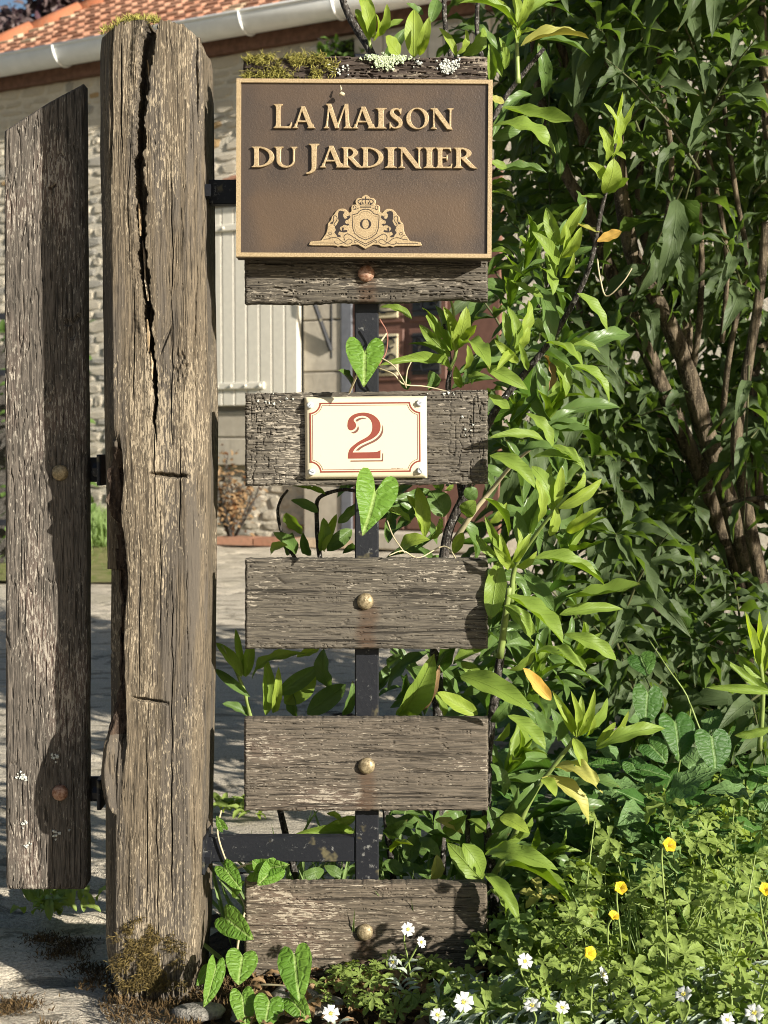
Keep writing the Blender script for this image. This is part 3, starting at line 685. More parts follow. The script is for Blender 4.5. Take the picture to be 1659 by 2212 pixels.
for j, (name, t) in enumerate(cols):
    if name == 'back':  PX[:, j] = r+(l-r)*t; YY[:, j] = YB; NYd[:, j] = 1
    if name == 'left':  PX[:, j] = l; YY[:, j] = YB+(YF+.026-YB)*t; NXd[:, j] = -1
    if name == 'cl':    PX[:, j] = l+(a-l)*t; YY[:, j] = YF+.026*(1-t); NXd[:, j] = -.75; NYd[:, j] = -.66
    if name == 'front': PX[:, j] = a+(b_-a)*t; YY[:, j] = YF-.002*math.sin(math.pi*t); NYd[:, j] = -1
    if name == 'cr':    PX[:, j] = b_+(r-b_)*t; YY[:, j] = YF+.030*t; NXd[:, j] = .55; NYd[:, j] = -.83
    if name == 'right': PX[:, j] = r; YY[:, j] = YF+.030+(YB-YF-.030)*t; NXd[:, j] = 1
PYV = np.repeat(pyv[:, None], NU, 1)
colu = np.repeat(np.arange(NU)[None], NV, 0).astype(float)
# relief (metres, positive = outward)
D = .0006*fbm(colu*.16, PYV*.008, 1, 4) + .0022*fbm(colu*.035, PYV*.003, 2, 3) + .0004*vn(colu*.5, PYV*.012, 4)
ridge = np.abs(vn(colu*.33, PYV*.010, 7)); D -= .0013*sstep(.05, .0, ridge)*sstep(-.1, .25, vn(colu*.02, PYV*.004, 88))               # long drying checks
frontish = (PX > a[:, None]-8) & (YY < YF+.04)
yc = np.array([40, 60, 120, 250, 350, 430, 500, 560, 640, 720, 800, 880, 950]); xc = np.array([330, 324, 316, 306, 300, 303, 305, 306, 314, 323, 330, 335, 337])
wc = np.array([14, 14, 14, 12, 11, 14, 13, 10, 11, 10, 7, 5, .5])
xcr = np.interp(PYV, yc, xc) + 5*fbm(PYV*.02, PYV*0, 12, 3) + 2.5*fbm(PYV*.15, PYV*0, 16, 2); wcr = np.interp(PYV, yc, wc)*(1+.7*vn(PYV*.05, PYV*0, 14)+.5*vn(PYV*.22, PYV*0, 18))
D -= np.where(frontish & (PYV < 955), .038*sstep(1.0, .45, np.abs(PX-xcr)/np.maximum(wcr, .3)), 0)
D += np.where(frontish & (PYV < 900), .004*np.exp(-((PX-xcr+wcr+7)/8)**2)*(0.5+vn(PYV*.02, PX*.05, 3)), 0)   # raised lip
# second, thinner checks
for (xx, y0, y1, w, dd) in ((240, 60, 400, 3.5, .012), (262, 80, 330, 2.5, .008), (428, 60, 260, 3, .014), (371, 330, 640, 1.6, .006), (372, 640, 960, 1.6, .006), (332, 900, 1140, 1.6, .008), (345, 1100, 1400, 1.5, .005), (300, 1150, 1500, 1.6, .006), (372, 1250, 1700, 1.6, .006), (388, 950, 1180, 1.8, .008), (318, 1560, 2000, 1.6, .006), (372, 1600, 1950, 2.2, .008), (340, 1700, 2080, 1.5, .006), (405, 1200, 1600, 1.5, .006), (420, 1700, 2000, 1.5, .005), (425, 500, 900, 1.5, .006), (290, 600, 900, 1.4, .005), (278, 300, 560, 1.5, .006)):
    xl = xx + 6*fbm(PYV*.011, PYV*0, xx, 3); tt = np.clip((PYV-y0)/(y1-y0), 0, 1); ww = w*np.sin(math.pi*tt)**.5+.01
    D -= np.where(frontish & (PYV > y0) & (PYV < y1), dd*sstep(1, .3, np.abs(PX-xl)/ww), 0)
# lost bark strip on the left edge, with a standing splinter
strip = sstep(920, 1010, PYV)*sstep(1700, 1480, PYV); xs_ = 262 + 9*fbm(PYV*.012, PYV*0, 22, 4) + 8*sstep(1080, 1250, PYV)
inS = strip*sstep(1.5, -1.5, PX-xs_)*(YY < YF+.06)*np.where(PYV < 1235, sstep(236, 241, PX)*(PX > l[:, None]+3), 1.0)
D -= inS*(.019 + .006*fbm(colu*.25, PYV*.03, 24, 4))
for (x0, y0, y1, w) in ((243, 950, 1135, 5.5), (246, 1475, 1760, 6)):
    D += np.where((PYV > y0) & (PYV < y1), .017*sstep(1, .5, np.abs(PX-x0-3*fbm(PYV*.02, PYV*0, 31, 3))/w)*(np.sin(math.pi*np.clip((PYV-y0)/(y1-y0), 0, 1))**.4), 0)*(YY < YF+.03)
# notch cuts
def notch(xa, ya, xb, yb, dep, w):
    t = np.clip((PX-xa)/(xb-xa), 0, 1); yl = ya+(yb-ya)*t + 4*vn(PX*.09, PX*0, 41); ins = (PX > xa) & (PX < xb) & frontish
    return np.where(ins, dep*sstep(1, .2, np.abs(PYV-yl)/w)*np.sin(math.pi*t)**.6, 0)
D -= notch(322, 1024, 412, 1030, .016, 6) + notch(284, 1506, 366, 1520, .010, 5) + notch(345, 765, 372, 700, .004, 12)
D -= np.where(frontish, .006*sstep(24, 6, np.hypot(PX-388, (PYV-790)*.45)), 0)*(.5+vn(PX*.2, PYV*.1, 5))
# rotten foot and worn right edge
foot = sstep(2040, 2150, PYV); D -= foot*(.006 + .012*fbm(colu*.12, PYV*.03, 44, 3)); D -= np.where(PX > b_[:, None]+10, .006*np.maximum(0, fbm(PYV*.008, colu*.03, 47, 3)), 0)
ZC = np.zeros((NV, NU)); zrow = np.array([P(330, y, YF).z for y in pyv])
ZC = np.repeat(zrow[:, None], NU, 1)
zcam = (YY-CAMY)*ct - (ZC-CAMH)*st
zcamf = (np.minimum(YY, YF+.034)-CAMY)*ct - (ZC-CAMH)*st
XX = (PX-CX)/FPX*zcamf
XX = XX + NXd*D; YY2 = YY + NYd*D
# top outline: lower the top rows to a worn, sloping crown
tx = np.array([210, 214, 221, 263, 287, 340, 366, 420, 440, 447, 456, 475]); ty = np.array([120, 90, 69, 48, 42, 45, 45, 62, 70, 76, 108, 180])
zcap = np.array([P(330, y, YF).z for y in np.interp(PX.ravel(), tx, ty)]).reshape(PX.shape) + .004*fbm(colu*.13, colu*0, 51, 3) - (YY-YF)*.02
ZC = np.minimum(ZC, zcap)
nidx = np.arange(NV*NU).reshape(NV, NU); nx2 = np.roll(nidx, -1, 1)
F = np.stack([nidx[:-1], nidx[1:], nx2[1:], nx2[:-1]], -1).reshape(-1, 4)
V = np.stack([XX.ravel(), YY2.ravel(), ZC.ravel()], 1)
topc = len(V); V = np.concatenate([V, [[XX[0].mean(), .02, ztop-.004], [XX[-1].mean(), .02, ZC[-1].min()]]])
me = mesh_from('timber', V, F, [WOOD_POST, bark_mat('post_bark', (.022, .015, .011), (.075, .052, .036), (.13, .10, .075), (110, 110, 30))])
fm = (inS[:-1]+inS[1:]+np.roll(inS, -1, 1)[:-1]+np.roll(inS, -1, 1)[1:]).ravel() > 2.0
me.polygons.foreach_set('material_index', fm.astype(np.int32))
post = thing('oak_post', 'thick weathered oak post with a long open split, between gate board and sign boards', 'post', (float(XX[-1].mean()), .02, 0))
link('timber', me, post)
# crown cap (rows of quads towards the middle of the top)
capv = [V[i] for i in nidx[0]]; cen = np.array([XX[0].mean(), .02, ztop-.006]); capv2 = [p*.5+cen*.5 - np.array([0, 0, .002]) for p in capv]; n = NU
cf = [(i, (i+1) % n, n+(i+1) % n, n+i) for i in range(n)] + [(n+i, n+(i+1) % n, 2*n) for i in range(n)]
link('end_grain', mesh_from('end_grain', capv+capv2+[cen], cf, WOOD_POST), post)
# loose slivers inside the split
rr = random.Random(8)
for (x, y, l_, w, yy) in ((300, 440, 70, 6, -.035), (312, 600, 50, 5, -.038), (318, 690, 70, 6, -.042), (308, 520, 90, 5, -.03), (326, 760, 60, 4, -.042), (318, 130, 40, 4, -.03)):
    a = P(x, y, yy); b = P(x+rr.uniform(2, 8), y+l_, yy-.008); MB().tube([a, a.lerp(b, .4)+Vector((.001, 0, 0)), b], [.0006, w*.00035, .0008], 5).build('splinter', WOOD_BARE, post)
# ------------------------------------------------------------------ moss and lichen
def moss_mat(name, a, b):
    g = G(name); isl = g.n('NewGeometry').outputs['Random Per Island']; return g.fin(g.mix(isl, a, b), .8, spec=.2)
MOSS_Y = moss_mat('yellow_moss', (.13, .12, .02), (.36, .33, .085)); MOSS_B = moss_mat('brown_moss', (.050, .036, .013), (.17, .125, .04)); MOSS_D = moss_mat('dark_ground_moss', (.03, .02, .009), (.115, .072, .028))
def strands(name, pts, mat, ln, parent, dirv, seed, spread=.6, w=.0009):
    rr = random.Random(seed); Ms = []
    for p in pts:
        d = (Vector(dirv) + Vector((rr.gauss(0, spread), rr.gauss(0, spread), rr.gauss(0, spread)))).normalized()*ln*rr.uniform(.5, 1.3)
        Ms.append(frame(p, Vector(p)+d, (rr.gauss(0, 1), -1, rr.gauss(0, 1)), w*rr.uniform(.7, 1.4)))
    o = batches(name, [(MOSST, Ms)], mat, parent); return o
MOSST = leaf_tpl(.3, .2, .0, a=.2, b=.6, ns=3, nx=1)
rr = random.Random(61)
def front_z(px, py, dy=0): return P(px, py, YF+dy)
pts = []
for _ in range(900):
    x = rr.uniform(222, 345); yt = np.interp(x, tx, ty); w = vn(x*.06, 0.0, 71)+.25
    if rr.random() < .35+w: pts.append(front_z(x, yt+rr.uniform(-2, 12)*(1 if x < 260 else .5), rr.uniform(-.002, .05)))
strands('moss', pts, MOSS_Y, .009, post, (-.1, -.5, .7), 62)
pts = []
for _ in range(6400):
    x = rr.gauss(312, 48); y = rr.uniform(1950, 2140)
    if 228 < x < 405 and vn(x*.07, y*.05, 75)*1.2+.30 > abs(x-308)/190 + max(0, (2035-y))/70 - .05: pts.append(front_z(x, y, -.001))
strands('moss', pts, MOSS_B, .0085, post, (0, -.9, .25), 63)

# ================================================================== boards
def board(name, x0, x1, y0, y1, mat, thick, seed, parent, top=None, bot=None, relief=.0008, vert=False, N=(300, 96), Y=0.0, knots=(), check=None):
    "a plank whose front face is a fine relief grid; top/bot are edge outlines in frame pixels"
    nx, ny = N; u = np.linspace(0, 1, nx); v = np.linspace(0, 1, ny)
    uu, vv = np.meshgrid(u, v)
    pxg = x0 + (x1-x0)*uu
    ty_ = y0 + 0*u if top is None else np.interp(x0+(x1-x0)*u, *zip(*top)); by_ = y1 + 0*u if bot is None else np.interp(x0+(x1-x0)*u, *zip(*bot))
    ty_ = ty_ + 2.2*fbm(u*60, u*0, seed, 4)*(1 if not vert else .4); by_ = by_ + 1.8*fbm(u*50, u*0, seed+3, 4)*(1 if not vert else .4)
    pyg = ty_[None]*(1-vv) + by_[None]*vv
    pxg = pxg + (1.4*fbm(vv*22, vv*0, seed+5, 4))*np.where(uu < .5, (1-uu*2)**8, (uu*2-1)**8)
    g1, g2 = (pyg, pxg) if not vert else (pxg, pyg)
    Dp = relief*(fbm(g2*.012, g1*.16, seed, 4) + .8*vn(g2*.03, g1*.5, seed+2)); rid = np.abs(vn(g2*.008, g1*.20, seed+9)); Dp -= relief*1.8*sstep(.05, 0, rid)
    for (kx, ky, kr) in knots:
        dd = np.hypot((pxg-kx), (pyg-ky)*.62)/kr; Dp += .0022*np.exp(-dd**2*.6) - .006*sstep(.45, .2, np.abs(dd*.8+.25*np.sin(3*np.arctan2(pyg-ky, pxg-kx))))*(dd < 1)
    if check is not None:
        m = np.maximum(sstep(check, check*.3, uu), sstep(1-check, 1-check*.3, uu)); a_ = np.abs(vn(pxg*.045, pyg*.12, seed+20)); b2_ = np.abs(vn(pxg*.10, pyg*.03, seed+21))
        Dp -= m*(.0022*sstep(.05, .0, a_) + .0016*sstep(.05, .0, b2_))
    ew = np.minimum(np.minimum(uu, 1-uu)*(x1-x0), np.minimum(vv, 1-vv)*(y1-y0)); Dp -= .0025*sstep(5, 0, ew)
    Pm = np.array([P(a, b, Y) for a, b in zip(pxg.ravel(), pyg.ravel())]); Pm[:, 1] -= Dp.ravel()
    idx = np.arange(nx*ny).reshape(ny, nx); F = np.stack([idx[:-1, :-1], idx[1:, :-1], idx[1:, 1:], idx[:-1, 1:]], -1).reshape(-1, 4)
    ring = np.concatenate([idx[0, :], idx[1:, -1], idx[-1, -2::-1], idx[-2:0:-1, 0]]); nr = len(ring)
    midr = Pm[ring].copy(); midr[:, 1] = Y+thick*.5; back = Pm[ring].copy(); back[:, 1] = Y+thick
    c = Pm.mean(0); n0 = len(Pm); A = np.arange(nr); B = np.roll(A, -1)
    F2 = np.stack([ring[A], ring[B], n0+B, n0+A], -1); F3 = np.stack([n0+A, n0+B, n0+nr+B, n0+nr+A], -1)
    cen = np.array([[c[0], Y+thick, c[2]]]); F4 = np.stack([n0+nr+A, n0+nr+B, np.full(nr, n0+2*nr), np.full(nr, n0+2*nr)], -1)
    Vv = np.concatenate([Pm, midr, back, cen]); f = [tuple(q) for q in np.concatenate([F, F2, F3])] + [tuple(q[:3]) for q in F4]
    me = mesh_from(name, Vv - c, f, mat); me.set_sharp_from_angle(angle=math.radians(50))
    return link(name, me, parent, Matrix.Translation(Vector(c)))
def dome(name, px, py, Y, r, mat, parent, label=None):
    c = P(px, py, Y); prof = [(r, -.004), (r, .0012)] + [(r*math.cos(a), .0012+r*.62*math.sin(a)) for a in np.linspace(.15, 1.5, 8)]
    o = MB().lathe(prof, c, (0, -1, 0), 28).build(name, mat, None, True)
    for k, v in enumerate(o.data.vertices): v.co += Vector((R.gauss(0, 1), R.gauss(0, 1), R.gauss(0, 1)))*.00012
    if parent is not None:
        o.parent = parent; o.matrix_parent_inverse = (Matrix.Translation(Vector(parent['_loc'])) @ Matrix.Identity(4)).inverted() if parent.parent is None else parent.matrix_basis.inverted()
    if label: o['label'] = label
    return o
rack = thing('sign_rack', 'rack of six weathered planks bolted to a black iron upright right of the oak post', 'sign rack', P(792, 2150, .035))
T1 = [(525, 121), (640, 123), (760, 121), (900, 124), (1053, 120)]
B1 = board('board', 525, 1053, 121, 325, wood('black_board', 0, (.030, .023, .019), (.085, .066, .052), (.36, .31, .24), .60), .020, 101, rack, top=T1, relief=.0022); B1['label'] = 'topmost dark plank with moss and lichen along its upper edge'
B2 = board('board', 528, 1054, 455, 648, WOOD_BOARD, .022, 115, rack, bot=[(528, 655), (660, 656), (730, 652), (860, 653), (985, 645), (1054, 651)], relief=.0016); B2['label'] = 'cracked plank just under the bronze sign with a rusty bolt'
B3 = board('board', 529, 1054, 848, 1045, WOOD_BOARD, .020, 131, rack, top=[(529, 849), (800, 846), (1054, 842)], bot=[(529, 1050), (1054, 1046)], relief=.0012, check=.24); B3['label'] = 'plank with checked dark ends behind the number plate'
B4 = board('board', 529, 1054, 1208, 1402, WOOD_BOARD, .020, 151, rack, top=[(529, 1207), (1054, 1207)], relief=.0009); B4['label'] = 'plain plank with a brass bolt under the number plate'
B5 = board('board', 527, 1055, 1553, 1752, WOOD_FLAKE, .020, 171, rack, relief=.0009); B5['label'] = 'plank with flaking red-brown stain and brass bolt'
B6 = board('board', 528, 1053, 1911, 2111, WOOD_FLAKE, .020, 191, rack, top=[(528, 1904), (570, 1909), (650, 1911), (1053, 1910)], relief=.0010); B6['label'] = 'lowest plank behind the white flowers and bindweed'
for bd, x, y, m in ((B2, 791, 591, RUSTY), (B4, 789, 1299, BRASS), (B5, 792, 1654, BRASS), (B6, 788, 2013, BRASS)):
    o = dome('bolt', x, y, -.001, .0102, m, None); o.parent = bd; o.matrix_parent_inverse = bd.matrix_basis.inverted() @ Matrix.Identity(4)
    o.matrix_parent_inverse = (Matrix.Translation(bd.matrix_basis.translation)).inverted()
zt, zb = P(792, 119, .03).z, .0
xa, xb = P(766, 1000, .021).x, P(818, 1000, .021).x
MB().box((xa, .0225, zb), (xb, .048, zt), bev=.0015).build('upright', IRON, rack)
def strap(x0, x1, y0, y1, Y, th): a, b = P(x0, y1, Y), P(x1, y0, Y); return MB().box((a.x, Y, a.z), (b.x, Y+th, b.z), bev=.001)
strap(446, 766, 1809, 1862, .0245, .018).build('strap', IRON, rack); strap(448, 766, 388, 441, .0245, .018).build('strap', IRON, rack)
for (yy, nm) in ((414, 'flange'), (1842, 'flange')):
    a = P(447, yy, .01); b = MB().box((a.x-.006, -.012, a.z-.022), (a.x-.0005, .060, a.z+.022), bev=.002)
    b.lathe([(.009, 0), (.009, .007), (.006, .0075)], (a.x-.0005, -.002, a.z-.002), (1, 0, 0), 6); b.build(nm, IRON, rack)
# moss and lichen on the top plank
pts = []
for _ in range(5200):
    x = rr.uniform(524, 745); y = rr.uniform(119, 178); k = vn(x*.035, y*.06, 81)
    k += .9*vn(x*.11, y*.14, 83)
    if k > .02 + .6*abs((x-635)/120)**2 - .22*(y < 140): pts.append(P(x, y, -.001))
o = strands('moss', pts, MOSS_Y, .0085, None, (.0, -.8, -.15), 64, .7); o.parent = B1; o.matrix_parent_inverse = Matrix.Translation(-B1.matrix_basis.translation)
LICH = plain('pale_lichen', (.47, .54, .34), .9, .1, .2, 300, .002)
LICHW = plain('white_lichen', (.50, .51, .45), .9, .1, .2, 300, .002)
def lichen(parent, spots, mat, seed, Y=-.0025):
    rr = random.Random(seed); b = MB()
    for (cx, cy, sx, sy, n) in spots:
        for _ in range(n):
            p = P(rr.gauss(cx, sx), rr.gauss(cy, sy), Y); r = rr.uniform(.0006, .0019); a = Vector((rr.gauss(0, .45), -1, rr.gauss(0, .45))); nk = 9
            v0 = len(b.v); b.lathe([(r*.8, -.002), (r, .0002), (r*.8, .0006), (r*.4, .0003)], p, a, nk)
            for k in range(4):
                for i in range(nk):
                    q = Vector(b.v[v0+k*nk+i]); b.v[v0+k*nk+i] = tuple(p + (q-p)*(1+.35*math.sin(i*2.4+r*9e3)))
    o = b.build('lichen', mat, None, True); o['kind'] = 'stuff'
    o.parent = parent; o.matrix_parent_inverse = Matrix.Translation(-parent.matrix_basis.translation)
lichen(B1, [(835, 126, 18, 4, 130), (835, 137, 13, 6, 90), (800, 124, 9, 3, 30), (872, 126, 12, 3, 36)], LICH, 91)
lichen(B1, [(967, 143, 13, 8, 90), (905, 138, 5, 3, 9), (735, 150, 9, 6, 16)], LICHW, 92)
# (board three) a few white flecks
lichen(B3, [(1010, 930, 12, 20, 5), (585, 870, 20, 9, 8), (925, 850, 60, 3, 8)], LICHW, 93, -.0005)

# ================================================================== gate board
gate = thing('garden_gate', 'slant-topped end board of a wooden gate on iron straps left of the oak post', 'gate', P(110, 1990, .046))
YG = .046
gb = board('board', 8, 178, 283, 1922, WOOD_GATE, .026, 211, gate, vert=True, relief=.0011, N=(110, 640), Y=YG, knots=[(152, 770, 26), (110, 470, 12)])
# reshape: slanted top, leaning sides and rounded lower corners
co = np.zeros(len(gb.data.vertices)*3, dtype=np.float32); gb.data.vertices.foreach_get('co', co); co = co.reshape(-1, 3); off = np.array(gb.matrix_basis.translation)
zc_ = co+off; A0, A1 = P(8, 283, YG), P(178, 1922, YG)
hh = (A0.z-zc_[:, 2])/(A0.z-A1.z); un = (zc_[:, 0]-A0.x)/(P(178, 283, YG).x-A0.x)
Lx = np.array([8, 22, 36]); 
pl = np.interp(hh, [0, .55, 1], [8, 24, 35]); pr = np.interp(hh, [0, .55, 1], [180, 197, 205])
ttop = np.interp(un, [0, .55, 1], [283, 222, 180]); ypx = ttop + (1922-ttop)*hh
cr_ = np.clip((hh-.990)/.010, 0, 1); pl = pl + 9*cr_**2*0; rin = 10*(1-np.sqrt(np.clip(1-cr_**2, 0, 1)))
xpx = (pl+rin*.3) + ((pr-rin)-(pl+rin*.3))*un
newp = np.array([P(a, b, YG) for a, b in zip(xpx, ypx)]); newp[:, 1] = zc_[:, 1]
gb.data.vertices.foreach_set('co', (newp-off).astype(np.float32).ravel()); gb.data.update()
for (x, y, l) in ((130, 1021, None), (130, 1712, None)):
    o = dome('bolt', x, y, YG-.001, .0102, BRASS if y < 1500 else RUSTY, None); o.parent = gb; o.matrix_parent_inverse = Matrix.Translation(-gb.matrix_basis.translation)
lichen(gb, [(47, 1680, 5, 5, 22), (118, 1635, 4, 4, 10), (52, 1780, 4, 4, 8), (60, 1825, 5, 4, 9), (125, 1800, 6, 5, 10)], LICHW, 94, YG-.001)
for (y0, y1) in ((988, 1041), (1679, 1731)):
    strap(120, 232, y0, y1, YG+.0285, .008).build('strap', IRON, gate)
    a = P(219, (y0+y1)/2, .03); b = MB().box((a.x, .000, a.z-.019), (a.x+.005, .055, a.z+.019), bev=.0015); b.lathe([(.0085, 0), (.0085, .006), (.006, .0065)], (a.x, .012, a.z), (-1, 0, 0), 6); b.build('flange', IRON, gate)
a, b = P(27, 1492, .02), P(32, 1300, .02)
MB().box((a.x-.001, YG+.004, a.z), (a.x+.002, YG+.045, b.z), bev=.0008).build('latch_plate', plain('steel_plate', (.10, .125, .14), .35, .5, .1, 40, 0, .6), gate)
# next board of the gate outside the frame
board('board', -215, -30, 330, 1922, WOOD_GATE, .026, 231, gate, vert=True, N=(40, 160), Y=YG)

# ================================================================== signs: outlines from distance fields
def f_poly(pts):
    p = np.array(pts, float)
    def f(x, y):
        d = np.full(x.shape, 1e9); ins = np.zeros(x.shape, bool); n = len(p)
        for i in range(n):
            a, b = p[i], p[(i+1) % n]; ex, ey = b-a; L = ex*ex+ey*ey+1e-12
            t = np.clip(((x-a[0])*ex+(y-a[1])*ey)/L, 0, 1); d = np.minimum(d, (x-a[0]-t*ex)**2+(y-a[1]-t*ey)**2)
            c = (a[1] > y) != (b[1] > y); xi = a[0]+(y-a[1])/(ey if abs(ey) > 1e-12 else 1e-12)*ex; ins ^= c & (x < xi)
        d = np.sqrt(d); return np.where(ins, -d, d)
    return f
def f_ell(cx, cy, rx, ry, rot=0.0):
    c, s = math.cos(rot), math.sin(rot)
    def f(x, y):
        u = ((x-cx)*c+(y-cy)*s)/rx; v = (-(x-cx)*s+(y-cy)*c)/ry; q = np.sqrt(u*u+v*v)+1e-9; g = np.sqrt((u/rx)**2+(v/ry)**2)/q+1e-9; return (q-1)/g
    return f
def f_stroke(pts, w):
    "chain of round strokes; points (x, y[, half width])"
    p = [(q[0], q[1], q[2] if len(q) > 2 else w) for q in pts]
    def f(x, y):
        d = np.full(x.shape, 1e9)
        for a, b in zip(p[:-1], p[1:]):
            ex, ey = b[0]-a[0], b[1]-a[1]; L = ex*ex+ey*ey+1e-12; t = np.clip(((x-a[0])*ex+(y-a[1])*ey)/L, 0, 1)
            d = np.minimum(d, np.hypot(x-a[0]-t*ex, y-a[1]-t*ey)-(a[2]+(b[2]-a[2])*t))
        return d
    return f
def U_(*fs): return lambda x, y: np.minimum.reduce([f(x, y) for f in fs])
def I_(*fs): return lambda x, y: np.maximum.reduce([f(x, y) for f in fs])
def S_(a, b): return lambda x, y: np.maximum(a(x, y), -b(x, y))
def half(ax, ay, c): return lambda x, y: ax*x+ay*y-c
def contour(f, bb, n):
    "closed outlines of f = 0"
    x0, y0, x1, y1 = bb; h = (x1-x0)/n; xs = x0+h*np.arange(n+1); ys = np.arange(y0, y1+h, h); X, Y = np.meshgrid(xs, ys); Fv = f(X, Y); Fv = np.where(np.abs(Fv) < 1e-9, 1e-9, Fv)
    ins = Fv < 0; code = ins[:-1, :-1]*1+ins[:-1, 1:]*2+ins[1:, 1:]*4+ins[1:, :-1]*8; nxt = {}; P_ = {}
    def pt(k):
        if k not in P_:
            i, j, d = k; a = Fv[i, j]; b = Fv[i, j+1] if d == 0 else Fv[i+1, j]; t = a/(a-b); P_[k] = (xs[j]+h*t, ys[i]) if d == 0 else (xs[j], ys[i]+h*t)
        return P_[k]
    T = {1: [(3, 0)], 2: [(0, 1)], 3: [(3, 1)], 4: [(1, 2)], 5: [(3, 0), (1, 2)], 6: [(0, 2)], 7: [(3, 2)], 8: [(2, 3)], 9: [(2, 0)], 10: [(0, 1), (2, 3)], 11: [(2, 1)], 12: [(1, 3)], 13: [(1, 0)], 14: [(0, 3)]}
    for i, j in zip(*np.nonzero((code > 0) & (code < 15))):
        E = [(i, j, 0), (i, j+1, 1), (i+1, j, 0), (i, j, 1)]
        for a, b in T[int(code[i, j])]: nxt[E[a]] = E[b]
    loops = []
    while nxt:
        k0, k = None, next(iter(nxt)); lp = []
        while k in nxt: lp.append(pt(k)); k = nxt.pop(k)
        if len(lp) > 6: loops.append(lp)
    return loops
def thin(lp, eps):
    "drops points that lie on a straight run"
    out = []; n = len(lp); keep = lp[0]; out.append(keep)
    i = 1; last = 0
    while i < n-1:
        a = np.array(lp[last]); b = np.array(lp[i+1]); seg = lp[last+1:i+1]; d = b-a; L = math.hypot(*d)+1e-12
        if max(abs((p[0]-a[0])*d[1]-(p[1]-a[1])*d[0])/L for p in seg) > eps: out.append(lp[i]); last = i
        i += 1
    out.append(lp[-1]); return out
def relief_mesh(name, loops, depth, bevel, mat, xf, eps=1e-9):
    "outlines (metres after xf) raised by depth; the raised face looks to +z of the curve"
    cu = bpy.data.curves.new('outline', 'CURVE'); cu.dimensions = '2D'; cu.fill_mode = 'BOTH'
    for lp in loops:
        q = [xf(p) for p in thin(lp, eps)]; s = cu.splines.new('POLY'); s.points.add(len(q)-1); s.use_cyclic_u = True
        for k, p in enumerate(q): s.points[k].co = (p[0], p[1], 0, 1)
    cu.extrude = depth/2; cu.bevel_depth = bevel; cu.offset = -bevel*.9; cu.bevel_resolution = 1
    tmp = bpy.data.objects.new('outline', cu); me = bpy.data.meshes.new_from_object(tmp); bpy.data.objects.remove(tmp); bpy.data.curves.remove(cu)
    me.name = name; me.materials.clear(); me.materials.append(mat); return me
def serif(cx, w, y, up, e=.105, t=.035):
    s = -1 if up else 1; h = w/2
    return f_poly([(cx-h-e, y), (cx-h-e, y+s*t*.8), (cx-h-e*.45, y+s*t*1.5), (cx-h-e*.12, y+s*t*3.0), (cx-h, y+s*t*6), (cx+h, y+s*t*6), (cx+h+e*.12, y+s*t*3.0), (cx+h+e*.45, y+s*t*1.5), (cx+h+e, y+s*t*.8), (cx+h+e, y)])
def stemf(cx, w, y0=0, y1=1, lo=True, hi=True):
    fs = [f_poly([(cx-w/2, y0), (cx-w/2, y1), (cx+w/2, y1), (cx+w/2, y0)])]
    if lo: fs.append(serif(cx, w, y0, False))
    if hi: fs.append(serif(cx, w, y1, True))
    return U_(*fs)
def bar(x0, y0, x1, y1, w):
    "slanted bar cut level at both ends, w measured across in x"
    return f_poly([(x0-w/2, y0), (x1-w/2, y1), (x1+w/2, y1), (x0+w/2, y0)])
WT, TH_ = .175, .062
def armtip(x, y, up, h=.24): s = 1 if up else -1; return f_poly([(x-.10, y), (x+.02, y), (x+.045, y+s*h), (x+.015, y+s*h), (x-.02, y+s*h*.5), (x-.07, y+s*.075)])
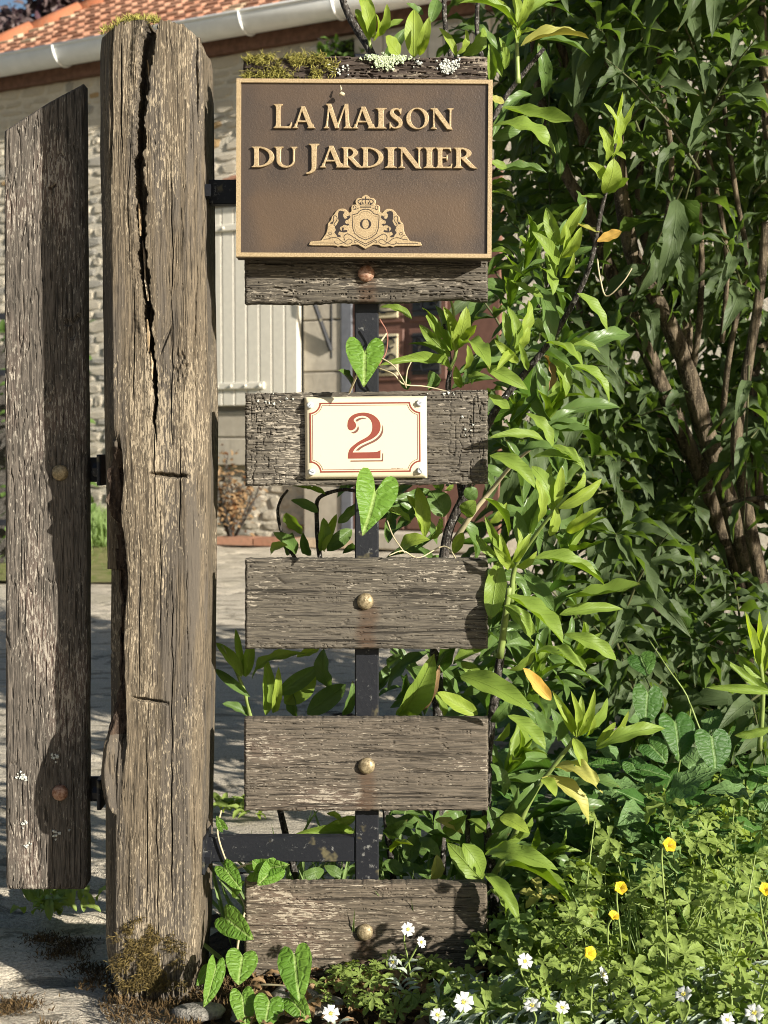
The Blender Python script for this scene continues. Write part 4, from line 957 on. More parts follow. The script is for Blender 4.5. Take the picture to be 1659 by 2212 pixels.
GL = {
 'L': (U_(stemf(.20, WT), f_poly([(.12, 0), (.72, 0), (.72, .075), (.2, .06)]), armtip(.72, 0, True)), .80),
 'A': (U_(bar(.14, 0, .455, 1.03, TH_+.01), bar(.86, 0, .475, 1.06, WT+.03), f_poly([(.24, .30), (.7, .30), (.68, .365), (.26, .365)]), serif(.15, .05, 0, False, .10), serif(.86, WT, 0, False, .09)), 1.02),
 'M': (U_(bar(.15, 0, .27, 1, TH_+.012), bar(.27, 1.02, .66, 0.0, WT+.03), bar(.64, .0, 1.05, 1.0, TH_+.012), bar(1.16, 0, 1.09, 1.02, WT), serif(.15, .05, 0, False), serif(1.16, WT, 0, False), f_poly([(.12, 1.02), (.12, .985), (.2, .95), (.36, .95), (.36, 1.02)])), 1.36),
 'I': (stemf(.195, WT), .39),
 'S': (U_(f_stroke(crom([(.52, .80, .028), (.47, .92, .036), (.34, .965, .036), (.20, .91, .058), (.15, .79, .082), (.20, .66, .096), (.34, .535, .105), (.49, .41, .100), (.545, .26, .085), (.49, .115, .062), (.34, .035, .038), (.19, .06, .034), (.10, .19, .026)], 5), .05), f_poly([(.545, .99), (.575, .99), (.565, .70), (.535, .70), (.48, .9)]), f_poly([(.075, .0), (.045, .0), (.055, .31), (.085, .31), (.14, .1)])), .66),
 'O': (S_(f_ell(.54, .5, .50, .525), f_ell(.54, .5, .315, .475, .16)), 1.08),
 'N': (U_(bar(.21, 0, .21, 1, TH_), bar(.23, 1.0, .90, -.02, WT+.06), bar(.92, -.02, .92, 1, TH_), serif(.21, .05, 0, False), serif(.92, .05, 1, True), f_poly([(.06, 1.0), (.06, .97), (.14, .93), (.3, .93), (.3, 1.0)])), 1.10),
 'D': (U_(stemf(.20, WT), S_(I_(f_ell(.26, .5, .70, .5), half(-1, 0, -.20)), I_(f_ell(.24, .5, .52, .445), half(-1, 0, -.24)))), 1.0),
 'U': (U_(f_poly([(.12, .98), (.295, .98), (.295, .3), (.12, .3)]), f_poly([(.795, .98), (.865, .98), (.865, .3), (.795, .3)]), S_(I_(f_ell(.4925, .34, .3725, .365), half(0, 1, .342)), I_(f_ell(.545, .34, .25, .275), half(0, 1, .60))), serif(.207, WT, 1, True), serif(.83, .07, 1, True)), .99),
 'J': (U_(f_poly([(.20, 1), (.375, 1), (.375, .1), (.20, .1)]), f_stroke(crom([(.2875, .15, .0875), (.285, .0, .080), (.24, -.13, .060), (.14, -.22, .042), (.03, -.25, .03)], 5), .05), serif(.2875, WT, 1, True)), .48),
 'R': (U_(stemf(.20, WT), S_(I_(f_ell(.30, .735, .42, .265), half(-1, 0, -.20)), I_(f_ell(.27, .735, .255, .205), half(-1, 0, -.27))), bar(.40, .50, .80, 0.02, WT+.05), f_stroke(crom([(.72, .10, .07), (.82, .03, .045), (.95, .0, .012)], 4), .03)), .92),
 'E': (U_(stemf(.20, WT), f_poly([(.12, 0), (.66, 0), (.66, .07), (.2, .06)]), armtip(.66, 0, True, .22), f_poly([(.12, 1), (.62, 1), (.62, .93), (.2, .94)]), armtip(.62, 1, False, .2), f_poly([(.2, .475), (.5, .475), (.5, .54), (.2, .54)]), f_poly([(.47, .36), (.50, .36), (.52, .5), (.50, .65), (.47, .65), (.455, .54), (.455, .475)])), .76),
}
glyph = {k: (contour((lambda ff: (lambda x, y: ff(x, y)-.004))(f), (-.12, -.36, w+.16, 1.14), int((w+.28)*74)), w) for k, (f, w) in GL.items()}
# ------------------------------------------------------------------ bronze name plaque
def zz(x, y, Y): return P((750+.5425*x)*.6636, (150+.5425*y)*.6636, Y)      # close-up pixels of the plaque
YS = -.030
c0 = zz(800, 735, YS)
plq = thing('name_plaque', 'cast bronze house-name plaque with raised gold lettering, frame and lion crest', 'plaque', (c0.x, YS, c0.z))
plq['_local'] = 1; plq.rotation_euler = (math.radians(-1.6), math.radians(.3), 0)
SCL = MPX(YS)*.5425*.6636*1.004                     # metres per close-up pixel
def L(x, y): return ((x-800)*SCL, (735-y)*SCL)      # plaque plane: x right, z up
RXc = Matrix.Rotation(math.pi/2, 4, 'X')           # curve plane to upright, raised side to -y
def on_plate(name, me, y, parent, pos=None, label=None):
    M = Matrix.Translation((0, y, 0)) @ RXc
    o = link(name, me, parent, M);
    if label: o['label'] = label
    return o
x0, z1 = L(46, 213); x1, z0 = L(1560, 1262)
MB().box((x0+.0005, 0, z0+.0005), (x1-.0005, .026, z1-.0005), bev=.0015).build('plate', SIGNBACK, plq)
fx0, fz1 = L(76, 240); fx1, fz0 = L(1530, 1234)
nx, nz = 60, 44; fg = np.array([(fx0+(fx1-fx0)*i/nx, -.0012, fz0+(fz1-fz0)*j/nz) for j in range(nz+1) for i in range(nx+1)])
fi = np.arange((nx+1)*(nz+1)).reshape(nz+1, nx+1); link('field', mesh_from('field', fg, np.stack([fi[:-1, :-1], fi[:-1, 1:], fi[1:, 1:], fi[1:, :-1]], -1).reshape(-1, 4), FIELD), plq)
fr = MB()
def frame_bar(a, b, c, d, dep=-.0042):
    # mitred bar with bevelled inner and outer edge; a,b outer corners, c,d inner corners
    o = np.array([a, b, c, d]); fr.add([(a[0], .004, a[1]), (b[0], .004, b[1]), (c[0], .0, c[1]), (d[0], .0, d[1])] + [(p[0]*.92+q[0]*.08, dep, p[1]*.92+q[1]*.08) for p, q in ((a, d), (b, c), (c, b), (d, a))],
       [(0, 1, 5, 4), (4, 5, 6, 7), (7, 6, 2, 3)])
frame_bar((x0, z1), (x1, z1), (fx1, fz1), (fx0, fz1)); frame_bar((x1, z1), (x1, z0), (fx1, fz0), (fx1, fz1)); frame_bar((x1, z0), (x0, z0), (fx0, fz0), (fx1, fz0)); frame_bar((x0, z0), (x0, z1), (fx0, fz1), (fx0, fz0))
fo = fr.build('frame', GOLD, plq)
LTX = [('L', 268, 383, 505, 140), ('A', 378, 515, 505, 120), ('M', 562, 733, 505, 140), ('A', 730, 873, 505, 120), ('I', 869, 938, 505, 120), ('S', 945, 1035, 505, 120), ('O', 1045, 1192, 505, 120), ('N', 1184, 1338, 505, 120),
       ('D', 140, 282, 735, 120), ('U', 270, 415, 735, 120), ('J', 462, 542, 735, 138), ('A', 540, 688, 735, 120), ('R', 668, 795, 735, 120), ('D', 783, 925, 735, 120), ('I', 925, 1000, 735, 120), ('N', 994, 1157, 735, 120), ('I', 1154, 1226, 735, 120), ('E', 1222, 1334, 735, 120), ('R', 1330, 1468, 735, 120)]
for (ch, xa, xb, yb, hgt) in LTX:
    loops, w = glyph[ch]; sx = (xb-xa)/(w+.02)
    def xf(p, sx=sx): u, v = L(xa+(p[0]-.01)*sx, yb-p[1]*hgt); return (u, v)
    me = relief_mesh('raised_letter', loops, .0036, .0005, GOLD, xf, .004)
    on_plate('raised_letter', me, -.0031, plq)
# crest
ez = lambda x, y: (750+0, 0)
def EC(p):                                           # crest close-up pixel to plaque plane
    X, Y = 980+p[0]*420/1659., 610+p[1]*420/1659.; return L((X-750)/.5425, (Y-150)/.5425)
def mir(pts): return [(2*833-p[0],) + tuple(p[1:]) for p in pts]
HALF = [(833, 98), (797, 116), (780, 138), (738, 140), (710, 168), (708, 200), (716, 222), (676, 226), (655, 252), (655, 292), (652, 312), (622, 325), (596, 298), (560, 275), (500, 280), (458, 312), (440, 345), (410, 372), (402, 408), (382, 438), (360, 462), (355, 520), (345, 562), (328, 600), (292, 650), (262, 680), (150, 690), (132, 710), (146, 733), (436, 735), (480, 750), (524, 736), (560, 745), (605, 746), (640, 740), (664, 724), (735, 722), (765, 738), (833, 776)]
CR = crom(HALF, 4); outl = CR + [p for p in mir(CR)][::-1][1:-1]
crest_f = lambda x, y: f_poly(outl)(x, y) - 3
cl = contour(crest_f, (90, 70, 1580, 800), 300)
crest = on_plate('crest', relief_mesh('crest', cl, .0020, .0004, GOLD, EC, .6), -.0026, plq)
SH = [(833, 278), (790, 284), (752, 306), (728, 335), (662, 352), (666, 440), (672, 520), (694, 582), (752, 632), (833, 666)]
SHs = [(833, 306), (800, 310), (768, 328), (742, 358), (686, 372), (688, 440), (694, 510), (714, 566), (764, 610), (833, 640)]
def both(pts, w): return U_(f_stroke(pts, w), f_stroke(mir(pts), w))
LION = [(492, 306), (520, 298), (545, 304), (570, 312), (560, 334), (546, 344), (556, 352), (548, 366), (568, 398), (584, 400), (602, 384), (590, 362), (612, 368), (628, 348), (634, 368), (646, 372), (630, 396), (612, 412), (588, 418), (578, 428), (576, 452), (600, 468), (612, 452), (618, 466), (630, 468), (612, 490), (588, 482), (560, 476), (540, 494), (520, 500), (508, 522), (530, 560), (536, 520), (546, 500), (560, 520), (554, 546), (596, 540), (608, 554), (594, 568), (556, 572), (526, 570), (506, 560), (490, 580), (490, 600), (522, 614), (516, 634), (478, 630), (462, 602), (438, 574), (458, 542), (444, 508), (470, 470), (492, 428), (484, 386), (484, 340)]
TAIL = crom([(462, 498), (436, 486), (440, 458), (462, 430), (474, 396), (462, 368), (438, 364), (426, 384), (430, 410), (422, 436)], 4); TUFT = [(432, 428), (414, 436), (398, 446), (380, 468), (400, 464), (414, 470), (424, 452)]
CROWN = U_(f_stroke([(745, 225), (921, 225)], 4), f_stroke([(764, 256), (902, 256)], 4), f_stroke([(764, 241), (902, 241)], 3.4), both(crom([(770, 214), (744, 200), (736, 176), (756, 160), (790, 150), (833, 156)], 4), 5.5), both(crom([(800, 212), (786, 190), (790, 166), (812, 156), (833, 160)], 4), 4.5), both([(772, 214), (768, 200)], 9), both([(800, 210), (798, 198)], 7), f_stroke([(833, 122, 4), (833, 140, 9), (833, 160, 4), (833, 200, 7), (833, 210, 3)], 5))
parts = [('shield_line', S_(lambda x, y: f_poly(SH+mir(SH)[::-1][1:-1])(x, y)-5, lambda x, y: f_poly(SH+mir(SH)[::-1][1:-1])(x, y)+5)), ('shield_line', S_(lambda x, y: f_poly(SHs+mir(SHs)[::-1][1:-1])(x, y)-2, lambda x, y: f_poly(SHs+mir(SHs)[::-1][1:-1])(x, y)+2)),
         ('lion', U_(f_poly(LION), f_stroke(TAIL, 4.5), f_poly(TUFT))), ('lion', U_(f_poly(mir(LION)), f_stroke(mir(TAIL), 4.5), f_poly(mir(TUFT)))), ('crown', CROWN),
         ('letter', S_(f_ell(833, 465, 72, 66), f_ell(833, 465, 41, 58)))]
for pts, w in (([(170, 708), (300, 706), (440, 708)], 3.5), ([(305, 660), (360, 655), (430, 635), (490, 650), (540, 690), (600, 720), (655, 702), (662, 672), (622, 655), (590, 680), (545, 706), (480, 722), (446, 702), (446, 684)], 4.0),
               ([(366, 592), (372, 570), (398, 574), (402, 596), (384, 602), (374, 590)], 3.5), ([(330, 605), (360, 612), (382, 634), (400, 645)], 3.0), ([(572, 672), (560, 622), (600, 590), (652, 612), (740, 670), (833, 716)], 4.6), ([(715, 700), (694, 704), (690, 684), (706, 672), (740, 690), (833, 744)], 4.2), ([(688, 270), (676, 250), (696, 236), (712, 256), (700, 280), (680, 286)], 4), ([(700, 284), (730, 270), (750, 264)], 3.4)):
    q = crom(pts, 4); parts.append(('scroll_line', both(q, w)))
for nm, f in parts:
    me = relief_mesh(nm, contour(f, (90, 70, 1580, 800), 420), .0003, .00005, INK, EC, .35)
    on_plate(nm, me, -.0041, crest)
# (children of the crest sit in its own upright frame)
for ch in crest.children: ch.matrix_basis = Matrix.Translation((0, 0, .00125))
# dried snail shell stuck on the plaque
o = MB().tube([P(735, 184, -.037), P(737, 192, -.040), P(735, 197, -.039)], [.0005, .0012, .0006], 6).tube([P(737, 199, -.0375), P(737, 203, -.041), P(741, 204, -.039), P(739, 207, -.0375)], [.001, .0030, .0026, .0008], 8).build('dry_husk', plain('dry_husk', (.42, .36, .24), .7, .2, .3, 500), None, True); o['_loc'] = (0, 0, 0)
tag(o, 'tiny dried husk caught on the top edge of the bronze plaque', 'husk')
# ------------------------------------------------------------------ enamel number plate
def nz_(x, y, Y): return P((950+x*480/1659.)*.6636, (1250+y*480/1659.)*.6636, Y)
YN = -.0085
cn = nz_(833, 602, YN); SN = MPX(YN)*480/1659.*.6636
nplate = thing('number_plate', 'cream enamel house number plate with a red 2 and notched red border', 'number plate', (cn.x, YN, cn.z)); nplate['_local'] = 1; nplate.rotation_euler = (math.radians(-1.0), math.radians(-.5), 0)
def LN(p): return ((p[0]-833)*SN, (602-p[1])*SN)
hw, hh_ = 688*SN, 462*SN
gnx, gny = 48, 34; pv = []
for j in range(gny+1):
    for i in range(gnx+1):
        u = -1+2*i/gnx; v = -1+2*j/gny; u = math.copysign(abs(u)**.55, u); v = math.copysign(abs(v)**.55, v); dx = (1-abs(u))*hw; dz = (1-abs(v))*hh_
        e = min(dx, dz); pv.append((u*hw, -.0012*min(1, max(0, (e-.004)/.004)) + (.006*(1-min(1, e/.004))**2), v*hh_))
pi_ = np.arange(len(pv)).reshape(gny+1, gnx+1)
body = link('plate', mesh_from('plate', pv, np.stack([pi_[:-1, :-1], pi_[:-1, 1:], pi_[1:, 1:], pi_[1:, :-1]], -1).reshape(-1, 4), ENAMEL), nplate)
MB().box((-hw+.003, .004, -hh_+.003), (hw-.003, .0075, hh_-.003)).build('back_plate', SIGNBACK, nplate)
def notched(i, r): # rectangle with scooped corners
    x0, x1, y0, y1 = 204+i, 1446-i, 208+i, 992-i
    def f(x, y):
        d = np.maximum(np.maximum(x0-x, x-x1), np.maximum(y0-y, y-y1))
        for cx_, cy_ in ((204, 208), (1446, 208), (204, 992), (1446, 992)): d = np.maximum(d, r-np.hypot(x-cx_, y-cy_))
        return d
    return f
ORD = lambda f, d: (lambda x, y: f(x, y)-d)
BB = (120, 120, 1540, 1080)
def graphic(name, f, mat, n=420, lift=0.0): return on_plate(name, relief_mesh(name, contour(f, BB, n), .00016, .0, mat, LN, .4), -.00135-lift, nplate)
sepa = half(0, 0, 1)
graphic('border_line', S_(notched(0, 112), notched(17, 130)), REDINK); graphic('border_line', S_(notched(29, 142), notched(35, 148)), REDGREY)
TWO = crom([(627, 470), (633, 420), (655, 378), (700, 343), (760, 326), (820, 322), (880, 334), (940, 365), (984, 415), (1000, 472), (990, 530), (958, 578), (900, 620), (820, 655), (760, 685), (712, 725), (683, 768)], 5) + crom([(683, 768), (800, 768), (930, 766), (972, 757), (997, 742)], 3) + [(995, 838), (628, 838)] + crom([(628, 838), (633, 780), (652, 730), (692, 690), (760, 642), (840, 600), (885, 560), (905, 512), (905, 450), (885, 402), (850, 372), (800, 358), (744, 368), (706, 392), (700, 412), (718, 438), (726, 465), (716, 495), (690, 516), (662, 521), (636, 504), (627, 472)], 5)
two = f_poly(TWO); sh2 = lambda x, y: two(x-30, y-34)
graphic('numeral', two, REDINK, 460); graphic('numeral_shadow', S_(sh2, ORD(two, 20)), REDGREY, 460)
gm = MB()
for q, xq in enumerate((1120, 1136, 1146, 1156, 1166, 1184, 1196, 1208, 1222, 1236)):
    a = LN((xq, 960)); b = LN((xq+(9 if q in (0, 5) else 6), 946 if q in (0, 5) else 951)); gm.box((a[0], -.00146, a[1]), (b[0], -.00130, b[1]))
o = gm.build('maker_mark', REDGREY, nplate); o['kind'] = 'stuff'
for (x, y, ang) in ((211, 235, 45), (1440, 222, 35), (222, 985, -25), (1440, 978, -60)):
    u, v = LN((x, y)); r = 40*SN; c = Vector((u, -.0015, v)); b = MB()
    b.lathe([(r, .0), (r, .0016), (r*.82, .0022), (r*.80, .0024)], c, (0, -1, 0), 20)
    b.build('washer', plain('pale_washer', (.66, .64, .56), .5), nplate, True)
    ca, sa = math.cos(math.radians(ang)), math.sin(math.radians(ang)); b = MB(); rr_ = r*.72
    for s in (1, -1):           # screw head in two halves, the slot between them
        pts_ = [(rr_*math.cos(t), rr_*math.sin(t)) for t in np.linspace(.16, math.pi-.16, 9)]
        pts_ = [(s*(p[0]*ca-p[1]*sa)+u, s*(p[0]*sa+p[1]*ca)+v) for p in pts_]; b.prism(pts_[::-1], -.0060, -.002)
    b.lathe([(rr_, 0), (rr_, .0032)], c, (0, -1, 0), 16)
    b.build('screw', ZINC, nplate)

# ================================================================== VEGETATION
def put(parent, tpls, key, i, mat, base, tip, width, hint=(.25, -.55, .8), name='leaf', label=None):
    o = link(name, leaf_mesh(tpls, key, i, mat), parent, frame(base, tip, hint, width))
    if label: o['label'] = label
    return o
LN_ = lambda T: T
# ---- hero leaves: (base px, tip px, width px, type, depth of base, depth of tip)
def heroes(parent, rows, seed, scale_h=1.0):
    rr = random.Random(seed); n = 0
    for r in rows:
        (x0, y0, x1, y1, w, ty) = r[:6]; Y0 = r[6] if len(r) > 6 else .05; Y1 = r[7] if len(r) > 7 else Y0+rr.uniform(-.035, .012)
        b = P(x0, y0, Y0); t = P(x1, y1, Y1); wm = w*MPX((Y0+Y1)/2)
        d = (t-b).normalized()
        hint = Vector((.35+rr.gauss(0, .25), -.75+rr.gauss(0, .2), .65+rr.gauss(0, .2))) if d.z < .5 else Vector((.25+rr.gauss(0, .45), -.9, -.1+rr.gauss(0, .3)))
        k = rr.randrange(6); k = k if ty != 'young' or k != 2 else 3; k = rr.choice((6, 7)) if rr.random() < (.8 if ty == 'yellow' and wm > .02 else .14 if ty == 'green' else 0) else k
        put(parent, LT, 'L', k, ty, b, t, wm*.93, hint); n += 1
    return n
def whorl(parent, px, py, Y, ang, n, ln, seed, ty=('young', 'green'), spread=1.0, lean=0.0):
    "shoot tip: young upright leaves inside, wider ones below"
    rr = random.Random(seed); c = P(px, py, Y); a = math.radians(ang); ax = Vector((math.cos(a), -.25+lean, math.sin(a))).normalized(); u = ax.orthogonal().normalized(); v = ax.cross(u)
    for k in range(n):
        q = k/max(1, n-1); th = k*2.4+rr.uniform(-.3, .3); out = (.22+1.15*q)*spread; L_ = ln*(.62+.42*math.sin(math.pi*(.15+.75*q)))*rr.uniform(.85, 1.1)
        d = (ax*math.cos(out)+(u*math.cos(th)+v*math.sin(th))*math.sin(out)).normalized(); b = c - ax*(q*.030)
        t = b+d*L_; t.z -= L_*.18*q
        N = (ax - d*ax.dot(d)); N = N.normalized() if N.length > .05 else Vector((0, -1, .4))
        put(parent, LT, 'L', rr.randrange(6), ty[0] if q < .55 else ty[1], b, t, L_*rr.uniform(.18, .235), N)
    return n
laurel = thing('laurel_shrub', 'bright green glossy laurel growing behind and right of the sign boards', 'shrub', (.16, .12, 0))
# woody branches
def px_tube(parent, name, pts, r, mat, n=7, seed=0):
    "pts: (px, py, depth)"
    q = crom([P(*p) for p in pts], 5); k = len(q); rs = [r[0]+(r[1]-r[0])*i/(k-1) for i in range(k)]
    return MB().tube(q, rs, n, True, .18, seed).build(name, mat, parent, True)
LB = [([(950, 1260, .16), (968, 1150, .15), (1000, 1075, .14), (1020, 1020, .13), (1062, 900, .12), (1130, 810, .10), (1190, 735, .08), (1240, 650, .05), (1275, 570, .03), (1300, 450, .02), (1318, 380, .01), (1330, 310, .0)], (.0070, .0016), TWIG),
      ([(950, 1700, .20), (945, 1500, .18), (940, 1350, .17), (955, 1220, .16)], (.0085, .0072), TWIG), ([(955, 2160, .24), (950, 1900, .22), (948, 1700, .20)], (.0095, .0085), TWIG),
      ([(980, 1170, .15), (1020, 1110, .13), (1060, 1060, .12), (1110, 1000, .08), (1160, 960, .05)], (.0042, .0016), STEMP), ([(1000, 1080, .14), (985, 960, .15), (968, 850, .16), (972, 790, .15), (960, 700, .14)], (.0062, .0020), TWIG),
      ([(735, -20, .17), (752, 30, .16), (775, 70, .15), (803, 118, .13), (830, 220, .12)], (.0048, .0060), TWIG), ([(800, 110, .13), (797, 85, .13), (792, 60, .12)], (.003, .0015), STEMG),
      ([(1062, 262, .15), (1095, 205, .15), (1150, 135, .14), (1175, 105, .14)], (.0036, .0026), TWIG), ([(1119, 180, .12), (1117, 120, .12), (1116, 60, .11), (1112, -30, .10)], (.0034, .0018), STEMG),
      ([(980, 150, .2), (962, 60, .2), (958, -30, .2)], (.0042, .003), TWIG), ([(1045, 150, .22), (1030, 60, .22), (1035, -30, .22)], (.0035, .003), TWIG),
      ([(700, 1260, .12), (688, 1180, .12), (684, 1110, .11), (690, 1075, .10), (740, 1058, .09), (790, 1065, .08)], (.0036, .0022), TWIG), ([(640, 1210, .11), (612, 1160, .11), (600, 1110, .10), (606, 1080, .10), (622, 1058, .10)], (.0026, .0016), TWIG),
      ([(1105, 1300, .06), (1112, 1227, .05), (1150, 1165, .02), (1200, 1100, -.01), (1245, 1050, -.02)], (.0036, .0016), STEMG), ([(1080, 1420, .08), (1092, 1330, .06), (1100, 1270, .05)], (.005, .0036), STEMG),
      ([(1080, 2160, .2), (1062, 1900, .14), (1050, 1700, .11), (1066, 1520, .09), (1084, 1400, .08)], (.0080, .0052), TWIG), ([(1060, 1900, .13), (1100, 1830, .09), (1150, 1720, .06), (1200, 1650, .04), (1245, 1590, .02), (1255, 1560, .01)], (.0048, .0020), STEMG),
      ([(545, 1570, .14), (530, 1500, .13), (505, 1440, .12), (480, 1395, .11)], (.0030, .0016), STEMG), ([(700, 2160, .22), (640, 1900, .18), (580, 1650, .15), (548, 1560, .14)], (.006, .0032), TWIG), ([(850, 1900, .22), (835, 1780, .2), (826, 1650, .2)], (.005, .004), TWIG), ([(1016, 1900, .14), (1010, 1780, .13), (1020, 1680, .12)], (.004, .003), TWIG),
      ([(1640, 1620, .25), (1648, 1500, .22), (1640, 1420, .2), (1630, 1370, .19)], (.004, .002), STEMG), ([(970, 800, .15), (985, 760, .14), (980, 680, .12), (972, 640, .11)], (.0028, .0014), STEMG)]
for k, (pts, r, m) in enumerate(LB): px_tube(laurel, 'branch' if m is TWIG else 'stem', pts, r, m, 7, k)
